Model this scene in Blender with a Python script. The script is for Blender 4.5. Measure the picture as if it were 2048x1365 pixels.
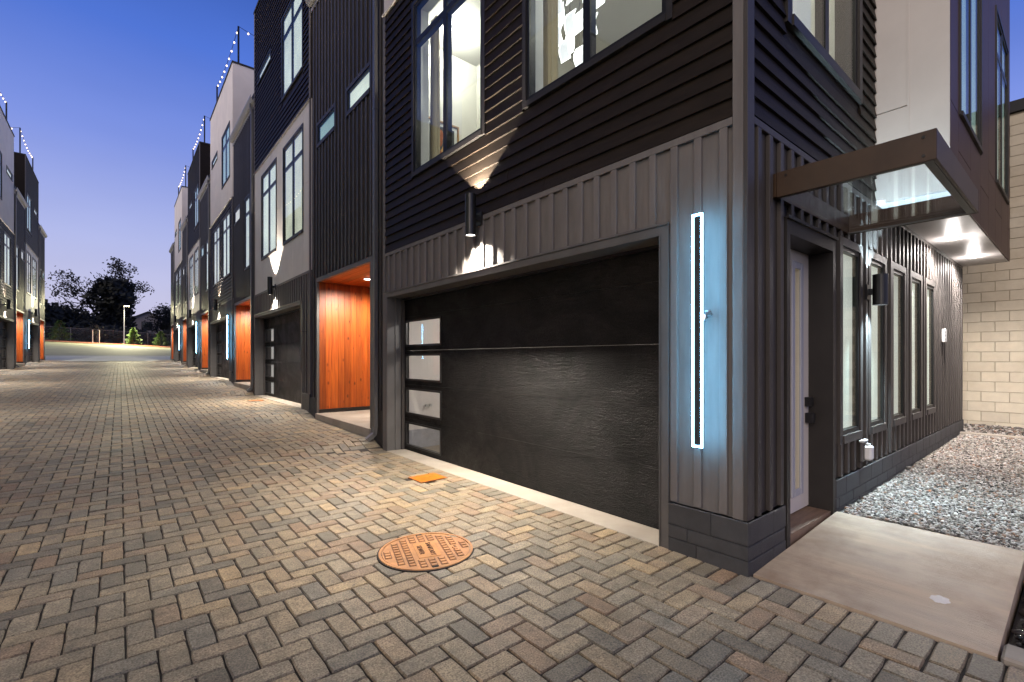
import bpy, math, random
import numpy as np
from mathutils import Vector, Matrix, noise as mnoise

R = math.radians
sc = bpy.context.scene
for o in list(bpy.data.objects):
    bpy.data.objects.remove(o, do_unlink=True)
COL = sc.collection
rng = random.Random(11)
nrng = np.random.default_rng(5)

# ---------------------------------------------------------------- camera
CAM_Z = 1.45
cam_d = bpy.data.cameras.new('camera')
cam = bpy.data.objects.new('camera', cam_d)
COL.objects.link(cam)
cam.location = (0.0, 0.0, CAM_Z)
cam.rotation_euler = (R(90), 0, R(-39.47))
cam_d.sensor_width = 36.0
cam_d.lens = 952.0 / 2048.0 * 36.0
cam_d.shift_y = 34.5 / 2048.0
cam_d.clip_start = 0.05
cam_d.clip_end = 4000
sc.camera = cam

# ---------------------------------------------------------------- dusk sky
SUN_EL, SUN_ROT = R(-4.2), R(242)   # after sunset; the west is behind the camera, a little to the left
world = bpy.data.worlds.new('World')
sc.world = world
world.use_nodes = True
wt = world.node_tree
for n in list(wt.nodes):
    wt.nodes.remove(n)
w_out = wt.nodes.new('ShaderNodeOutputWorld')
w_bg = wt.nodes.new('ShaderNodeBackground')
w_sky = wt.nodes.new('ShaderNodeTexSky')
w_sky.sky_type = 'NISHITA'
w_sky.sun_disc = False
w_sky.sun_elevation = SUN_EL
w_sky.sun_rotation = SUN_ROT
w_sky.altitude = 200
w_sky.air_density = 1.0
w_sky.dust_density = 0.6
w_sky.ozone_density = 1.6
# the dusk colour of the clear sky, by height above the horizon (same all round)
w_tc = wt.nodes.new('ShaderNodeTexCoord')
w_sep = wt.nodes.new('ShaderNodeSeparateXYZ')
w_ramp = wt.nodes.new('ShaderNodeValToRGB')
w_mix = wt.nodes.new('ShaderNodeMix')
w_mix.data_type = 'RGBA'
w_mix.blend_type = 'ADD'
w_gain = wt.nodes.new('ShaderNodeMix')
w_gain.data_type = 'RGBA'
w_gain.blend_type = 'MULTIPLY'
w_gain.inputs[0].default_value = 1.0
w_gain.inputs[7].default_value = (1.0, 1.0, 1.0, 1)
els = w_ramp.color_ramp.elements
els[0].position = 0.0
els[0].color = (0.62, 0.56, 0.76, 1)
els[1].position = 1.0
els[1].color = (0.006, 0.020, 0.10, 1)
for pos, c in ((0.10, (0.57, 0.57, 0.80)), (0.20, (0.42, 0.47, 0.80)), (0.34, (0.215, 0.300, 0.76)),
               (0.48, (0.085, 0.185, 0.68)), (0.62, (0.026, 0.080, 0.36)), (0.8, (0.011, 0.036, 0.17))):
    e = els.new(pos)
    e.color = (*c, 1)
wt.links.new(w_tc.outputs['Generated'], w_sep.inputs[0])
wt.links.new(w_sep.outputs['Z'], w_ramp.inputs[0])
wt.links.new(w_sky.outputs[0], w_gain.inputs[6])
w_mix.inputs[0].default_value = 1.0
w_sc = wt.nodes.new('ShaderNodeMix')
w_sc.data_type = 'RGBA'
w_sc.blend_type = 'MULTIPLY'
w_sc.inputs[0].default_value = 1.0
w_sc.inputs[7].default_value = (10.0, 10.0, 10.0, 1)
w_sn = wt.nodes.new('ShaderNodeTexNoise')
w_sn.inputs['Scale'].default_value = 2.2
w_sn.inputs['Detail'].default_value = 3
w_sm = wt.nodes.new('ShaderNodeMapping')
w_sm.inputs['Scale'].default_value = (1, 1, 3.5)
wt.links.new(w_tc.outputs['Generated'], w_sm.inputs[0])
wt.links.new(w_sm.outputs[0], w_sn.inputs['Vector'])
w_cr = wt.nodes.new('ShaderNodeMapRange')
w_cr.inputs['To Min'].default_value = 0.86
w_cr.inputs['To Max'].default_value = 1.14
wt.links.new(w_sn.outputs['Fac'], w_cr.inputs['Value'])
w_cl = wt.nodes.new('ShaderNodeMix')
w_cl.data_type = 'RGBA'
w_cl.blend_type = 'MULTIPLY'
w_cl.inputs[0].default_value = 1.0
wt.links.new(w_ramp.outputs[0], w_cl.inputs[6])
wt.links.new(w_cr.outputs[0], w_cl.inputs[7])
wt.links.new(w_cl.outputs[2], w_sc.inputs[6])
wt.links.new(w_gain.outputs[2], w_mix.inputs[6])
wt.links.new(w_sc.outputs[2], w_mix.inputs[7])
wt.links.new(w_mix.outputs[2], w_bg.inputs[0])
w_bg.inputs[1].default_value = 0.1
wt.links.new(w_bg.outputs[0], w_out.inputs[0])

# warm fill sun, added behind the camera to offset the blue sky light
sun_d = bpy.data.lights.new('fill_sun', 'SUN')
sun_d.energy = 2.0
sun_d.angle = R(50)
sun_d.color = (1.0, 0.84, 0.66)
sun = bpy.data.objects.new('fill_sun', sun_d)
COL.objects.link(sun)
sun.rotation_euler = Vector((math.sin(R(62)) * math.cos(R(28)), math.cos(R(62)) * math.cos(R(28)), -math.sin(R(28)))).to_track_quat('-Z', 'Y').to_euler()

sc.view_settings.view_transform = 'Standard'
sc.view_settings.look = 'None'
sc.view_settings.gamma = 1.0
sc.view_settings.exposure = 0.0
sc.view_settings.use_curve_mapping = False
cy = sc.cycles
cy.use_denoising = True
cy.use_adaptive_sampling = True
cy.adaptive_threshold = 0.02
cy.max_bounces = 8
cy.diffuse_bounces = 4
cy.glossy_bounces = 3
cy.transmission_bounces = 6
cy.transparent_max_bounces = 12
cy.sample_clamp_indirect = 4.0
cy.caustics_reflective = False
cy.caustics_refractive = False
cy.blur_glossy = 0.5

# ---------------------------------------------------------------- materials
def new_mat(name):
    m = bpy.data.materials.new(name)
    m.use_nodes = True
    nt = m.node_tree
    b = nt.nodes.get('Principled BSDF')
    return m, nt, b

def surf(name, base, rough=0.6, metal=0.0, var=0.15, scale=6.0, stretch=(1, 1, 1), bump=0.0, bscale=60.0,
         bstretch=None, rvar=0.0, spec=0.5, objvar=0.0, dirt=None, dirt_scale=1.2, dirt_amt=0.5):
    """plain painted / mineral surface with noise in colour, gloss and fine relief"""
    m, nt, b = new_mat(name)
    L = nt.links
    tc = nt.nodes.new('ShaderNodeTexCoord')
    mp = nt.nodes.new('ShaderNodeMapping')
    mp.inputs['Scale'].default_value = stretch
    L.new(tc.outputs['Object'], mp.inputs[0])
    n1 = nt.nodes.new('ShaderNodeTexNoise')
    n1.inputs['Scale'].default_value = scale
    n1.inputs['Detail'].default_value = 6
    n1.inputs['Roughness'].default_value = 0.6
    L.new(mp.outputs[0], n1.inputs['Vector'])
    r = nt.nodes.new('ShaderNodeMapRange')
    r.inputs['From Min'].default_value = 0.3
    r.inputs['From Max'].default_value = 0.7
    r.inputs['To Min'].default_value = 1 - var
    r.inputs['To Max'].default_value = 1 + var
    L.new(n1.outputs['Fac'], r.inputs['Value'])
    mx = nt.nodes.new('ShaderNodeMix')
    mx.data_type = 'RGBA'
    mx.blend_type = 'MULTIPLY'
    mx.inputs[0].default_value = 1
    mx.inputs[6].default_value = (*base, 1)
    L.new(r.outputs[0], mx.inputs[7])
    col = mx.outputs[2]
    if objvar:
        oi = nt.nodes.new('ShaderNodeObjectInfo')
        rr = nt.nodes.new('ShaderNodeMapRange')
        rr.inputs['To Min'].default_value = 1 - objvar
        rr.inputs['To Max'].default_value = 1 + objvar
        L.new(oi.outputs['Random'], rr.inputs['Value'])
        m2 = nt.nodes.new('ShaderNodeMix')
        m2.data_type = 'RGBA'
        m2.blend_type = 'MULTIPLY'
        m2.inputs[0].default_value = 1
        L.new(col, m2.inputs[6])
        L.new(rr.outputs[0], m2.inputs[7])
        col = m2.outputs[2]
    if dirt:
        nd = nt.nodes.new('ShaderNodeTexNoise')
        nd.inputs['Scale'].default_value = dirt_scale
        nd.inputs['Detail'].default_value = 8
        nd.inputs['Roughness'].default_value = 0.65
        L.new(tc.outputs['Object'], nd.inputs['Vector'])
        rd = nt.nodes.new('ShaderNodeMapRange')
        rd.inputs['From Min'].default_value = 0.45
        rd.inputs['From Max'].default_value = 0.75
        rd.inputs['To Max'].default_value = dirt_amt
        L.new(nd.outputs['Fac'], rd.inputs['Value'])
        m3 = nt.nodes.new('ShaderNodeMix')
        m3.data_type = 'RGBA'
        L.new(rd.outputs[0], m3.inputs[0])
        L.new(col, m3.inputs[6])
        m3.inputs[7].default_value = (*dirt, 1)
        col = m3.outputs[2]
    L.new(col, b.inputs['Base Color'])
    b.inputs['Metallic'].default_value = metal
    b.inputs['Specular IOR Level'].default_value = spec
    if rvar:
        r2 = nt.nodes.new('ShaderNodeMapRange')
        r2.inputs['From Min'].default_value = 0.3
        r2.inputs['From Max'].default_value = 0.7
        r2.inputs['To Min'].default_value = max(0.02, rough - rvar)
        r2.inputs['To Max'].default_value = rough + rvar
        L.new(n1.outputs['Fac'], r2.inputs['Value'])
        L.new(r2.outputs[0], b.inputs['Roughness'])
    else:
        b.inputs['Roughness'].default_value = rough
    if bump:
        mp2 = nt.nodes.new('ShaderNodeMapping')
        mp2.inputs['Scale'].default_value = bstretch or stretch
        L.new(tc.outputs['Object'], mp2.inputs[0])
        n2 = nt.nodes.new('ShaderNodeTexNoise')
        n2.inputs['Scale'].default_value = bscale
        n2.inputs['Detail'].default_value = 4
        L.new(mp2.outputs[0], n2.inputs['Vector'])
        bp = nt.nodes.new('ShaderNodeBump')
        bp.inputs['Strength'].default_value = bump
        bp.inputs['Distance'].default_value = 0.004
        L.new(n2.outputs['Fac'], bp.inputs['Height'])
        L.new(bp.outputs[0], b.inputs['Normal'])
    return m

def emit(name, col, strength):
    m, nt, b = new_mat(name)
    b.inputs['Base Color'].default_value = (0.8, 0.8, 0.8, 1)
    b.inputs['Emission Color'].default_value = (*col, 1)
    b.inputs['Emission Strength'].default_value = strength
    b.inputs['Roughness'].default_value = 0.5
    return m

def pane_mat(name, tint, refl=1.0, rough=0.01, ior=1.5):
    m = bpy.data.materials.new(name)
    m.use_nodes = True
    nt = m.node_tree
    for n in list(nt.nodes):
        nt.nodes.remove(n)
    o = nt.nodes.new('ShaderNodeOutputMaterial')
    tr = nt.nodes.new('ShaderNodeBsdfTransparent')
    tr.inputs[0].default_value = (*tint, 1)
    gl = nt.nodes.new('ShaderNodeBsdfGlossy')
    gl.inputs['Roughness'].default_value = rough
    gl.inputs['Color'].default_value = (refl, refl, refl, 1)
    lw = nt.nodes.new('ShaderNodeLayerWeight')
    lw.inputs['Blend'].default_value = 0.5
    pw = nt.nodes.new('ShaderNodeMath')
    pw.operation = 'POWER'
    pw.inputs[1].default_value = 4.5
    nt.links.new(lw.outputs['Facing'], pw.inputs[0])
    fr = nt.nodes.new('ShaderNodeMath')
    fr.operation = 'MULTIPLY_ADD'
    fr.inputs[1].default_value = 0.42
    fr.inputs[2].default_value = 0.025
    nt.links.new(pw.outputs[0], fr.inputs[0])
    mx = nt.nodes.new('ShaderNodeMixShader')
    nt.links.new(fr.outputs[0], mx.inputs[0])
    nt.links.new(tr.outputs[0], mx.inputs[1])
    nt.links.new(gl.outputs[0], mx.inputs[2])
    nt.links.new(mx.outputs[0], o.inputs[0])
    return m

def blind_mat(name, col, strength):
    """fabric roller blind / lit room wall seen behind a window"""
    m, nt, b = new_mat(name)
    tc = nt.nodes.new('ShaderNodeTexCoord')
    n1 = nt.nodes.new('ShaderNodeTexNoise')
    n1.inputs['Scale'].default_value = 1.1
    n1.inputs['Detail'].default_value = 2
    nt.links.new(tc.outputs['Object'], n1.inputs['Vector'])
    r = nt.nodes.new('ShaderNodeMapRange')
    r.inputs['From Min'].default_value = 0.3
    r.inputs['From Max'].default_value = 0.7
    r.inputs['To Min'].default_value = strength * 0.78
    r.inputs['To Max'].default_value = strength * 1.15
    nt.links.new(n1.outputs['Fac'], r.inputs['Value'])
    oi = nt.nodes.new('ShaderNodeObjectInfo')
    r2 = nt.nodes.new('ShaderNodeMapRange')
    r2.inputs['To Min'].default_value = 0.75
    r2.inputs['To Max'].default_value = 1.12
    nt.links.new(oi.outputs['Random'], r2.inputs['Value'])
    mu = nt.nodes.new('ShaderNodeMath')
    mu.operation = 'MULTIPLY'
    nt.links.new(r.outputs[0], mu.inputs[0])
    nt.links.new(r2.outputs[0], mu.inputs[1])
    b.inputs['Base Color'].default_value = (0.5, 0.5, 0.45, 1)
    b.inputs['Emission Color'].default_value = (*col, 1)
    nt.links.new(mu.outputs[0], b.inputs['Emission Strength'])
    b.inputs['Roughness'].default_value = 0.8
    return m

def paver_mat():
    m, nt, b = new_mat('paver_concrete')
    L = nt.links
    at = nt.nodes.new('ShaderNodeAttribute')
    at.attribute_name = 'rnd'
    oi = nt.nodes.new('ShaderNodeObjectInfo')
    ad = nt.nodes.new('ShaderNodeMath')
    ad.operation = 'ADD'
    L.new(at.outputs['Fac'], ad.inputs[0])
    L.new(oi.outputs['Random'], ad.inputs[1])
    fr = nt.nodes.new('ShaderNodeMath')
    fr.operation = 'FRACT'
    L.new(ad.outputs[0], fr.inputs[0])
    geo = nt.nodes.new('ShaderNodeNewGeometry')
    big = nt.nodes.new('ShaderNodeTexNoise')
    big.inputs['Scale'].default_value = 0.55
    big.inputs['Detail'].default_value = 4
    L.new(geo.outputs['Position'], big.inputs['Vector'])
    # colour blend inside the batch: warm tan / grey / charcoal / red brown
    ramp = nt.nodes.new('ShaderNodeValToRGB')
    e = ramp.color_ramp.elements
    e[0].position = 0.0
    e[0].color = (0.135, 0.112, 0.080, 1)
    e[1].position = 1.0
    e[1].color = (0.335, 0.245, 0.140, 1)
    for p, c in ((0.12, (0.155, 0.134, 0.102)), (0.24, (0.250, 0.196, 0.126)), (0.36, (0.180, 0.160, 0.124)), (0.5, (0.300, 0.230, 0.142)),
                 (0.6, (0.220, 0.150, 0.096)), (0.74, (0.260, 0.212, 0.146)), (0.88, (0.200, 0.166, 0.118))):
        q = e.new(p)
        q.color = (*c, 1)
    L.new(fr.outputs[0], ramp.inputs[0])
    # blotches across a paver
    n2 = nt.nodes.new('ShaderNodeTexNoise')
    n2.inputs['Scale'].default_value = 9
    n2.inputs['Detail'].default_value = 5
    L.new(geo.outputs['Position'], n2.inputs['Vector'])
    r2 = nt.nodes.new('ShaderNodeMapRange')
    r2.inputs['From Min'].default_value = 0.3
    r2.inputs['From Max'].default_value = 0.7
    r2.inputs['To Min'].default_value = 0.72
    r2.inputs['To Max'].default_value = 1.24
    L.new(n2.outputs['Fac'], r2.inputs['Value'])
    m1 = nt.nodes.new('ShaderNodeMix')
    m1.data_type = 'RGBA'
    m1.blend_type = 'MULTIPLY'
    m1.inputs[0].default_value = 1
    L.new(ramp.outputs[0], m1.inputs[6])
    L.new(r2.outputs[0], m1.inputs[7])
    # aggregate specks
    n3 = nt.nodes.new('ShaderNodeTexNoise')
    n3.inputs['Scale'].default_value = 120
    n3.inputs['Detail'].default_value = 3
    L.new(geo.outputs['Position'], n3.inputs['Vector'])
    r3 = nt.nodes.new('ShaderNodeMapRange')
    r3.inputs['From Min'].default_value = 0.28
    r3.inputs['From Max'].default_value = 0.72
    r3.inputs['To Min'].default_value = 0.42
    r3.inputs['To Max'].default_value = 1.58
    L.new(n3.outputs['Fac'], r3.inputs['Value'])
    m2 = nt.nodes.new('ShaderNodeMix')
    m2.data_type = 'RGBA'
    m2.blend_type = 'MULTIPLY'
    m2.inputs[0].default_value = 1
    L.new(m1.outputs[2], m2.inputs[6])
    L.new(r3.outputs[0], m2.inputs[7])
    # large stained zones
    r4 = nt.nodes.new('ShaderNodeMapRange')
    r4.inputs['From Min'].default_value = 0.35
    r4.inputs['From Max'].default_value = 0.7
    r4.inputs['To Min'].default_value = 1.12
    r4.inputs['To Max'].default_value = 0.74
    L.new(big.outputs['Fac'], r4.inputs['Value'])
    m3 = nt.nodes.new('ShaderNodeMix')
    m3.data_type = 'RGBA'
    m3.blend_type = 'MULTIPLY'
    m3.inputs[0].default_value = 1
    L.new(m2.outputs[2], m3.inputs[6])
    L.new(r4.outputs[0], m3.inputs[7])
    # gum spots and drips
    vo = nt.nodes.new('ShaderNodeTexVoronoi')
    vo.inputs['Scale'].default_value = 2.6
    L.new(geo.outputs['Position'], vo.inputs['Vector'])
    lt = nt.nodes.new('ShaderNodeMath')
    lt.operation = 'LESS_THAN'
    lt.inputs[1].default_value = 0.028
    L.new(vo.outputs['Distance'], lt.inputs[0])
    lm = nt.nodes.new('ShaderNodeMath')
    lm.operation = 'MULTIPLY'
    lm.inputs[1].default_value = 0.65
    L.new(lt.outputs[0], lm.inputs[0])
    m4 = nt.nodes.new('ShaderNodeMix')
    m4.data_type = 'RGBA'
    L.new(lm.outputs[0], m4.inputs[0])
    L.new(m3.outputs[2], m4.inputs[6])
    m4.inputs[7].default_value = (0.04, 0.035, 0.03, 1)
    L.new(m4.outputs[2], b.inputs['Base Color'])
    r5 = nt.nodes.new('ShaderNodeMapRange')
    r5.inputs['To Min'].default_value = 0.48
    r5.inputs['To Max'].default_value = 0.74
    L.new(n2.outputs['Fac'], r5.inputs['Value'])
    L.new(r5.outputs[0], b.inputs['Roughness'])
    b.inputs['Specular IOR Level'].default_value = 0.4
    bp = nt.nodes.new('ShaderNodeBump')
    bp.inputs['Strength'].default_value = 0.55
    bp.inputs['Distance'].default_value = 0.003
    ba = nt.nodes.new('ShaderNodeMath')
    ba.operation = 'ADD'
    L.new(n3.outputs['Fac'], ba.inputs[0])
    L.new(n2.outputs['Fac'], ba.inputs[1])
    L.new(ba.outputs[0], bp.inputs['Height'])
    L.new(bp.outputs[0], b.inputs['Normal'])
    return m

def stone_mat(name, cols, rough=0.75):
    m, nt, b = new_mat(name)
    at = nt.nodes.new('ShaderNodeAttribute')
    at.attribute_name = 'rnd'
    ramp = nt.nodes.new('ShaderNodeValToRGB')
    ramp.color_ramp.interpolation = 'CONSTANT'
    e = ramp.color_ramp.elements
    e[0].color = (*cols[0], 1)
    e[0].position = 0
    e[1].color = (*cols[-1], 1)
    e[1].position = 1 - 1 / len(cols)
    for i, c in enumerate(cols[1:-1]):
        q = e.new((i + 1) / len(cols))
        q.color = (*c, 1)
    nt.links.new(at.outputs['Fac'], ramp.inputs[0])
    nt.links.new(ramp.outputs[0], b.inputs['Base Color'])
    b.inputs['Roughness'].default_value = rough
    return m

def cedar_mat(name, axis):
    """oiled knotty cedar boards; grain runs along the given axis"""
    m, nt, b = new_mat(name)
    L = nt.links
    tc = nt.nodes.new('ShaderNodeTexCoord')
    oi = nt.nodes.new('ShaderNodeObjectInfo')
    off = nt.nodes.new('ShaderNodeVectorMath')
    off.operation = 'SCALE'
    off.inputs[0].default_value = (17.3, 31.7, 23.1)
    L.new(oi.outputs['Random'], off.inputs['Scale'])
    ad = nt.nodes.new('ShaderNodeVectorMath')
    L.new(tc.outputs['Object'], ad.inputs[0])
    L.new(off.outputs[0], ad.inputs[1])
    mp = nt.nodes.new('ShaderNodeMapping')
    mp.inputs['Scale'].default_value = (18, 18, 0.9) if axis == 'Z' else (18, 0.9, 18)
    L.new(ad.outputs[0], mp.inputs[0])
    n = nt.nodes.new('ShaderNodeTexNoise')
    n.inputs['Scale'].default_value = 1.6
    n.inputs['Detail'].default_value = 6
    n.inputs['Distortion'].default_value = 0.6
    L.new(mp.outputs[0], n.inputs['Vector'])
    ramp = nt.nodes.new('ShaderNodeValToRGB')
    e = ramp.color_ramp.elements
    e[0].position = 0.25
    e[0].color = (0.25, 0.040, 0.006, 1)
    e[1].position = 0.75
    e[1].color = (0.56, 0.125, 0.016, 1)
    L.new(n.outputs['Fac'], ramp.inputs[0])
    mk = nt.nodes.new('ShaderNodeMapping')
    mk.inputs['Scale'].default_value = (5.0, 5.0, 2.6) if axis == 'Z' else (5.0, 2.6, 5.0)
    L.new(ad.outputs[0], mk.inputs[0])
    vo = nt.nodes.new('ShaderNodeTexVoronoi')
    vo.inputs['Scale'].default_value = 1.5
    L.new(mk.outputs[0], vo.inputs['Vector'])
    kr = nt.nodes.new('ShaderNodeMapRange')
    kr.inputs['From Min'].default_value = 0.06
    kr.inputs['From Max'].default_value = 0.21
    kr.inputs['To Min'].default_value = 0.9
    kr.inputs['To Max'].default_value = 0.0
    L.new(vo.outputs['Distance'], kr.inputs['Value'])
    mx = nt.nodes.new('ShaderNodeMix')
    mx.data_type = 'RGBA'
    L.new(kr.outputs[0], mx.inputs[0])
    L.new(ramp.outputs[0], mx.inputs[6])
    mx.inputs[7].default_value = (0.10, 0.018, 0.005, 1)
    rr = nt.nodes.new('ShaderNodeMapRange')
    rr.inputs['To Min'].default_value = 0.62
    rr.inputs['To Max'].default_value = 1.28
    L.new(oi.outputs['Random'], rr.inputs['Value'])
    m2 = nt.nodes.new('ShaderNodeMix')
    m2.data_type = 'RGBA'
    m2.blend_type = 'MULTIPLY'
    m2.inputs[0].default_value = 1
    L.new(mx.outputs[2], m2.inputs[6])
    L.new(rr.outputs[0], m2.inputs[7])
    L.new(m2.outputs[2], b.inputs['Base Color'])
    b.inputs['Roughness'].default_value = 0.42
    bp = nt.nodes.new('ShaderNodeBump')
    bp.inputs['Strength'].default_value = 0.25
    bp.inputs['Distance'].default_value = 0.003
    L.new(n.outputs['Fac'], bp.inputs['Height'])
    L.new(bp.outputs[0], b.inputs['Normal'])
    return m

def grain_door():
    """embossed wood grain on a black steel door, with hand and dust smears"""
    m, nt, b = new_mat('black_wood_grain_door')
    L = nt.links
    tc = nt.nodes.new('ShaderNodeTexCoord')
    def nz(scale, st, detail=5, dist=0.0):
        mp = nt.nodes.new('ShaderNodeMapping')
        mp.inputs['Scale'].default_value = st
        L.new(tc.outputs['Object'], mp.inputs[0])
        n = nt.nodes.new('ShaderNodeTexNoise')
        n.inputs['Scale'].default_value = scale
        n.inputs['Detail'].default_value = detail
        n.inputs['Roughness'].default_value = 0.65
        n.inputs['Distortion'].default_value = dist
        L.new(mp.outputs[0], n.inputs['Vector'])
        return n
    def mr(n, a, c, lo=0.3, hi=0.7):
        r = nt.nodes.new('ShaderNodeMapRange')
        r.inputs['From Min'].default_value = lo
        r.inputs['From Max'].default_value = hi
        r.inputs['To Min'].default_value = a
        r.inputs['To Max'].default_value = c
        L.new(n.outputs['Fac'], r.inputs['Value'])
        return r
    grain = nz(7.0, (1, 1.2, 9), 6, 0.8)
    fine = nz(70.0, (1, 1, 2.2), 3)
    smear = nz(1.3, (1, 1, 1.3), 7, 1.2)
    def mul(a, c):
        q = nt.nodes.new('ShaderNodeMath')
        q.operation = 'MULTIPLY'
        L.new(a, q.inputs[0])
        L.new(c, q.inputs[1])
        return q.outputs[0]
    f = mul(mul(mr(grain, 0.35, 1.9).outputs[0], mr(fine, 0.45, 1.7).outputs[0]), mr(smear, 0.7, 2.3, 0.4, 0.75).outputs[0])
    mx = nt.nodes.new('ShaderNodeMix')
    mx.data_type = 'RGBA'
    mx.blend_type = 'MULTIPLY'
    mx.inputs[0].default_value = 1
    mx.inputs[6].default_value = (0.0046, 0.0041, 0.0038, 1)
    L.new(f, mx.inputs[7])
    L.new(mx.outputs[2], b.inputs['Base Color'])
    L.new(mr(smear, 0.62, 0.36, 0.35, 0.7).outputs[0], b.inputs['Roughness'])
    b.inputs['Specular IOR Level'].default_value = 0.16
    ad = nt.nodes.new('ShaderNodeMath')
    ad.operation = 'ADD'
    L.new(grain.outputs['Fac'], ad.inputs[0])
    L.new(fine.outputs['Fac'], ad.inputs[1])
    bp = nt.nodes.new('ShaderNodeBump')
    bp.inputs['Strength'].default_value = 1.0
    bp.inputs['Distance'].default_value = 0.012
    L.new(ad.outputs[0], bp.inputs['Height'])
    L.new(bp.outputs[0], b.inputs['Normal'])
    return m

M = {}
M['lap'] = surf('black_lap_siding', (0.0180, 0.0130, 0.0090), 0.55, spec=0.15, var=0.25, scale=4, stretch=(1, 1, 6), bump=0.25,
                bscale=40, bstretch=(0.4, 0.4, 6), objvar=0.14)
M['batten'] = surf('grey_batten_siding', (0.150, 0.136, 0.127), 0.55, spec=0.3, var=0.12, scale=5, stretch=(3, 3, 0.5), bump=0.2,
                   bscale=50, bstretch=(4, 4, 0.5), objvar=0.06)
M['batten_dark'] = surf('charcoal_batten_siding', (0.058, 0.051, 0.047), 0.48, spec=0.3, var=0.15, scale=5, stretch=(3, 3, 0.5),
                        bump=0.2, bscale=50, bstretch=(4, 4, 0.5), objvar=0.08)
M['bay_panel'] = surf('bay_panel', (0.54, 0.49, 0.44), 0.55, var=0.06, scale=1.6, bump=0.12, bscale=80)
M['panel'] = surf('light_grey_panel', (0.74, 0.69, 0.63), 0.55, var=0.06, scale=1.6, bump=0.12, bscale=80, objvar=0.03)
M['panel_warm'] = surf('warm_white_panel', (0.78, 0.71, 0.63), 0.55, var=0.06, scale=1.6, bump=0.12, bscale=80, objvar=0.03)
M['maroon'] = surf('dark_brown_panel', (0.078, 0.040, 0.028), 0.5, spec=0.3, var=0.12, scale=3, bump=0.1, objvar=0.06)
M['trim'] = surf('grey_trim', (0.10, 0.094, 0.090), 0.45, var=0.12, scale=4, bump=0.12, bscale=60)
M['trim_dark'] = surf('dark_trim', (0.026, 0.023, 0.021), 0.45, spec=0.3, var=0.15, scale=4, bump=0.12)
M['frame'] = surf('black_window_frame', (0.012, 0.012, 0.012), 0.4, var=0.1, spec=0.25)
M['glass'] = pane_mat('window_glass', (0.92, 0.95, 0.92))
M['glass_clear'] = pane_mat('garage_glass', (0.94, 0.94, 0.93))
M['glass_canopy'] = pane_mat('canopy_glass', (0.93, 0.96, 0.98), rough=0.05)
M['blind_green'] = blind_mat('lit_green_blind', (0.93, 1.0, 0.86), 0.80)
M['blind_yellow'] = blind_mat('lit_cream_blind', (0.98, 1.0, 0.84), 0.84)
M['blind_teal'] = blind_mat('dim_teal_blind', (0.50, 0.88, 0.80), 0.42)
M['blind_warm'] = blind_mat('lit_warm_blind', (1.0, 0.92, 0.74), 0.70)
M['blind_side'] = blind_mat('side_window_blind', (0.95, 0.97, 0.90), 0.74)
M['cedar_z'] = cedar_mat('cedar_upright', 'Z')
M['cedar_y'] = cedar_mat('cedar_ceiling', 'Y')
M['concrete'] = surf('concrete', (0.33, 0.29, 0.24), 0.72, var=0.18, scale=2.2, bump=0.35, bscale=90,
                     dirt=(0.22, 0.17, 0.12), dirt_scale=1.3, dirt_amt=0.35)
M['landing'] = surf('broomed_concrete', (0.45, 0.352, 0.25), 0.62, var=0.22, scale=2.4, stretch=(3, 0.5, 1), bump=0.9, bscale=26,
                    bstretch=(9, 0.4, 1), rvar=0.10, dirt=(0.19, 0.110, 0.065), dirt_scale=1.7, dirt_amt=0.85)
M['band'] = surf('pale_concrete', (0.60, 0.61, 0.52), 0.8, var=0.12, scale=0.6)
M['lot'] = surf('lot_paving', (0.20, 0.205, 0.125), 0.8, var=0.2, scale=0.7, dirt=(0.12, 0.12, 0.07), dirt_scale=0.3, dirt_amt=0.6)
M['door_black'] = grain_door()
M['gutter'] = surf('grey_gutter', (0.30, 0.285, 0.27), 0.4, metal=0.2, var=0.08)
M['downspout'] = surf('grey_downspout', (0.13, 0.125, 0.12), 0.4, metal=0.2, var=0.1)
M['cmu_dark'] = surf('charcoal_block', (0.042, 0.042, 0.044), 0.6, var=0.2, scale=8, bump=0.8, bscale=120, objvar=0.15)
M['cmu_tan'] = surf('cream_painted_block', (0.56, 0.50, 0.385), 0.7, var=0.08, scale=5, bump=0.7, bscale=110, objvar=0.07,
                    dirt=(0.36, 0.27, 0.16), dirt_scale=0.8, dirt_amt=0.4)
M['mortar_dark'] = surf('painted_joint', (0.030, 0.030, 0.032), 0.7, var=0.2, bump=0.3)
M['mortar_tan'] = surf('cream_joint', (0.34, 0.29, 0.21), 0.8, var=0.1, bump=0.4)
M['bronze'] = surf('bronze_steel', (0.050, 0.028, 0.015), 0.42, metal=0.15, var=0.2, scale=5, bump=0.08)
M['black_metal'] = surf('black_metal', (0.014, 0.013, 0.013), 0.35, var=0.15, metal=0.1)
M['white_metal'] = surf('white_plastic', (0.70, 0.70, 0.68), 0.45, var=0.04)
M['steel'] = surf('steel', (0.45, 0.45, 0.46), 0.3, metal=0.9, var=0.08)
M['entry_door'] = surf('taupe_door', (0.60, 0.55, 0.50), 0.5, var=0.04)
M['lite_frame'] = surf('silver_lite_frame', (0.38, 0.38, 0.41), 0.4, var=0.04)
M['soffit'] = surf('soffit_panel', (0.50, 0.47, 0.46), 0.4, var=0.05)
M['roof'] = surf('roof_membrane', (0.02, 0.02, 0.022), 0.7, var=0.1)
M['rust'] = surf('rusted_iron', (0.46, 0.205, 0.068), 0.6, metal=0.0, var=0.35, scale=7, bump=0.5, bscale=140,
                 dirt=(0.30, 0.115, 0.040), dirt_scale=5, dirt_amt=0.6)
M['rust_dark'] = surf('rusted_recess', (0.10, 0.036, 0.013), 0.75, var=0.3, scale=12)
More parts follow.
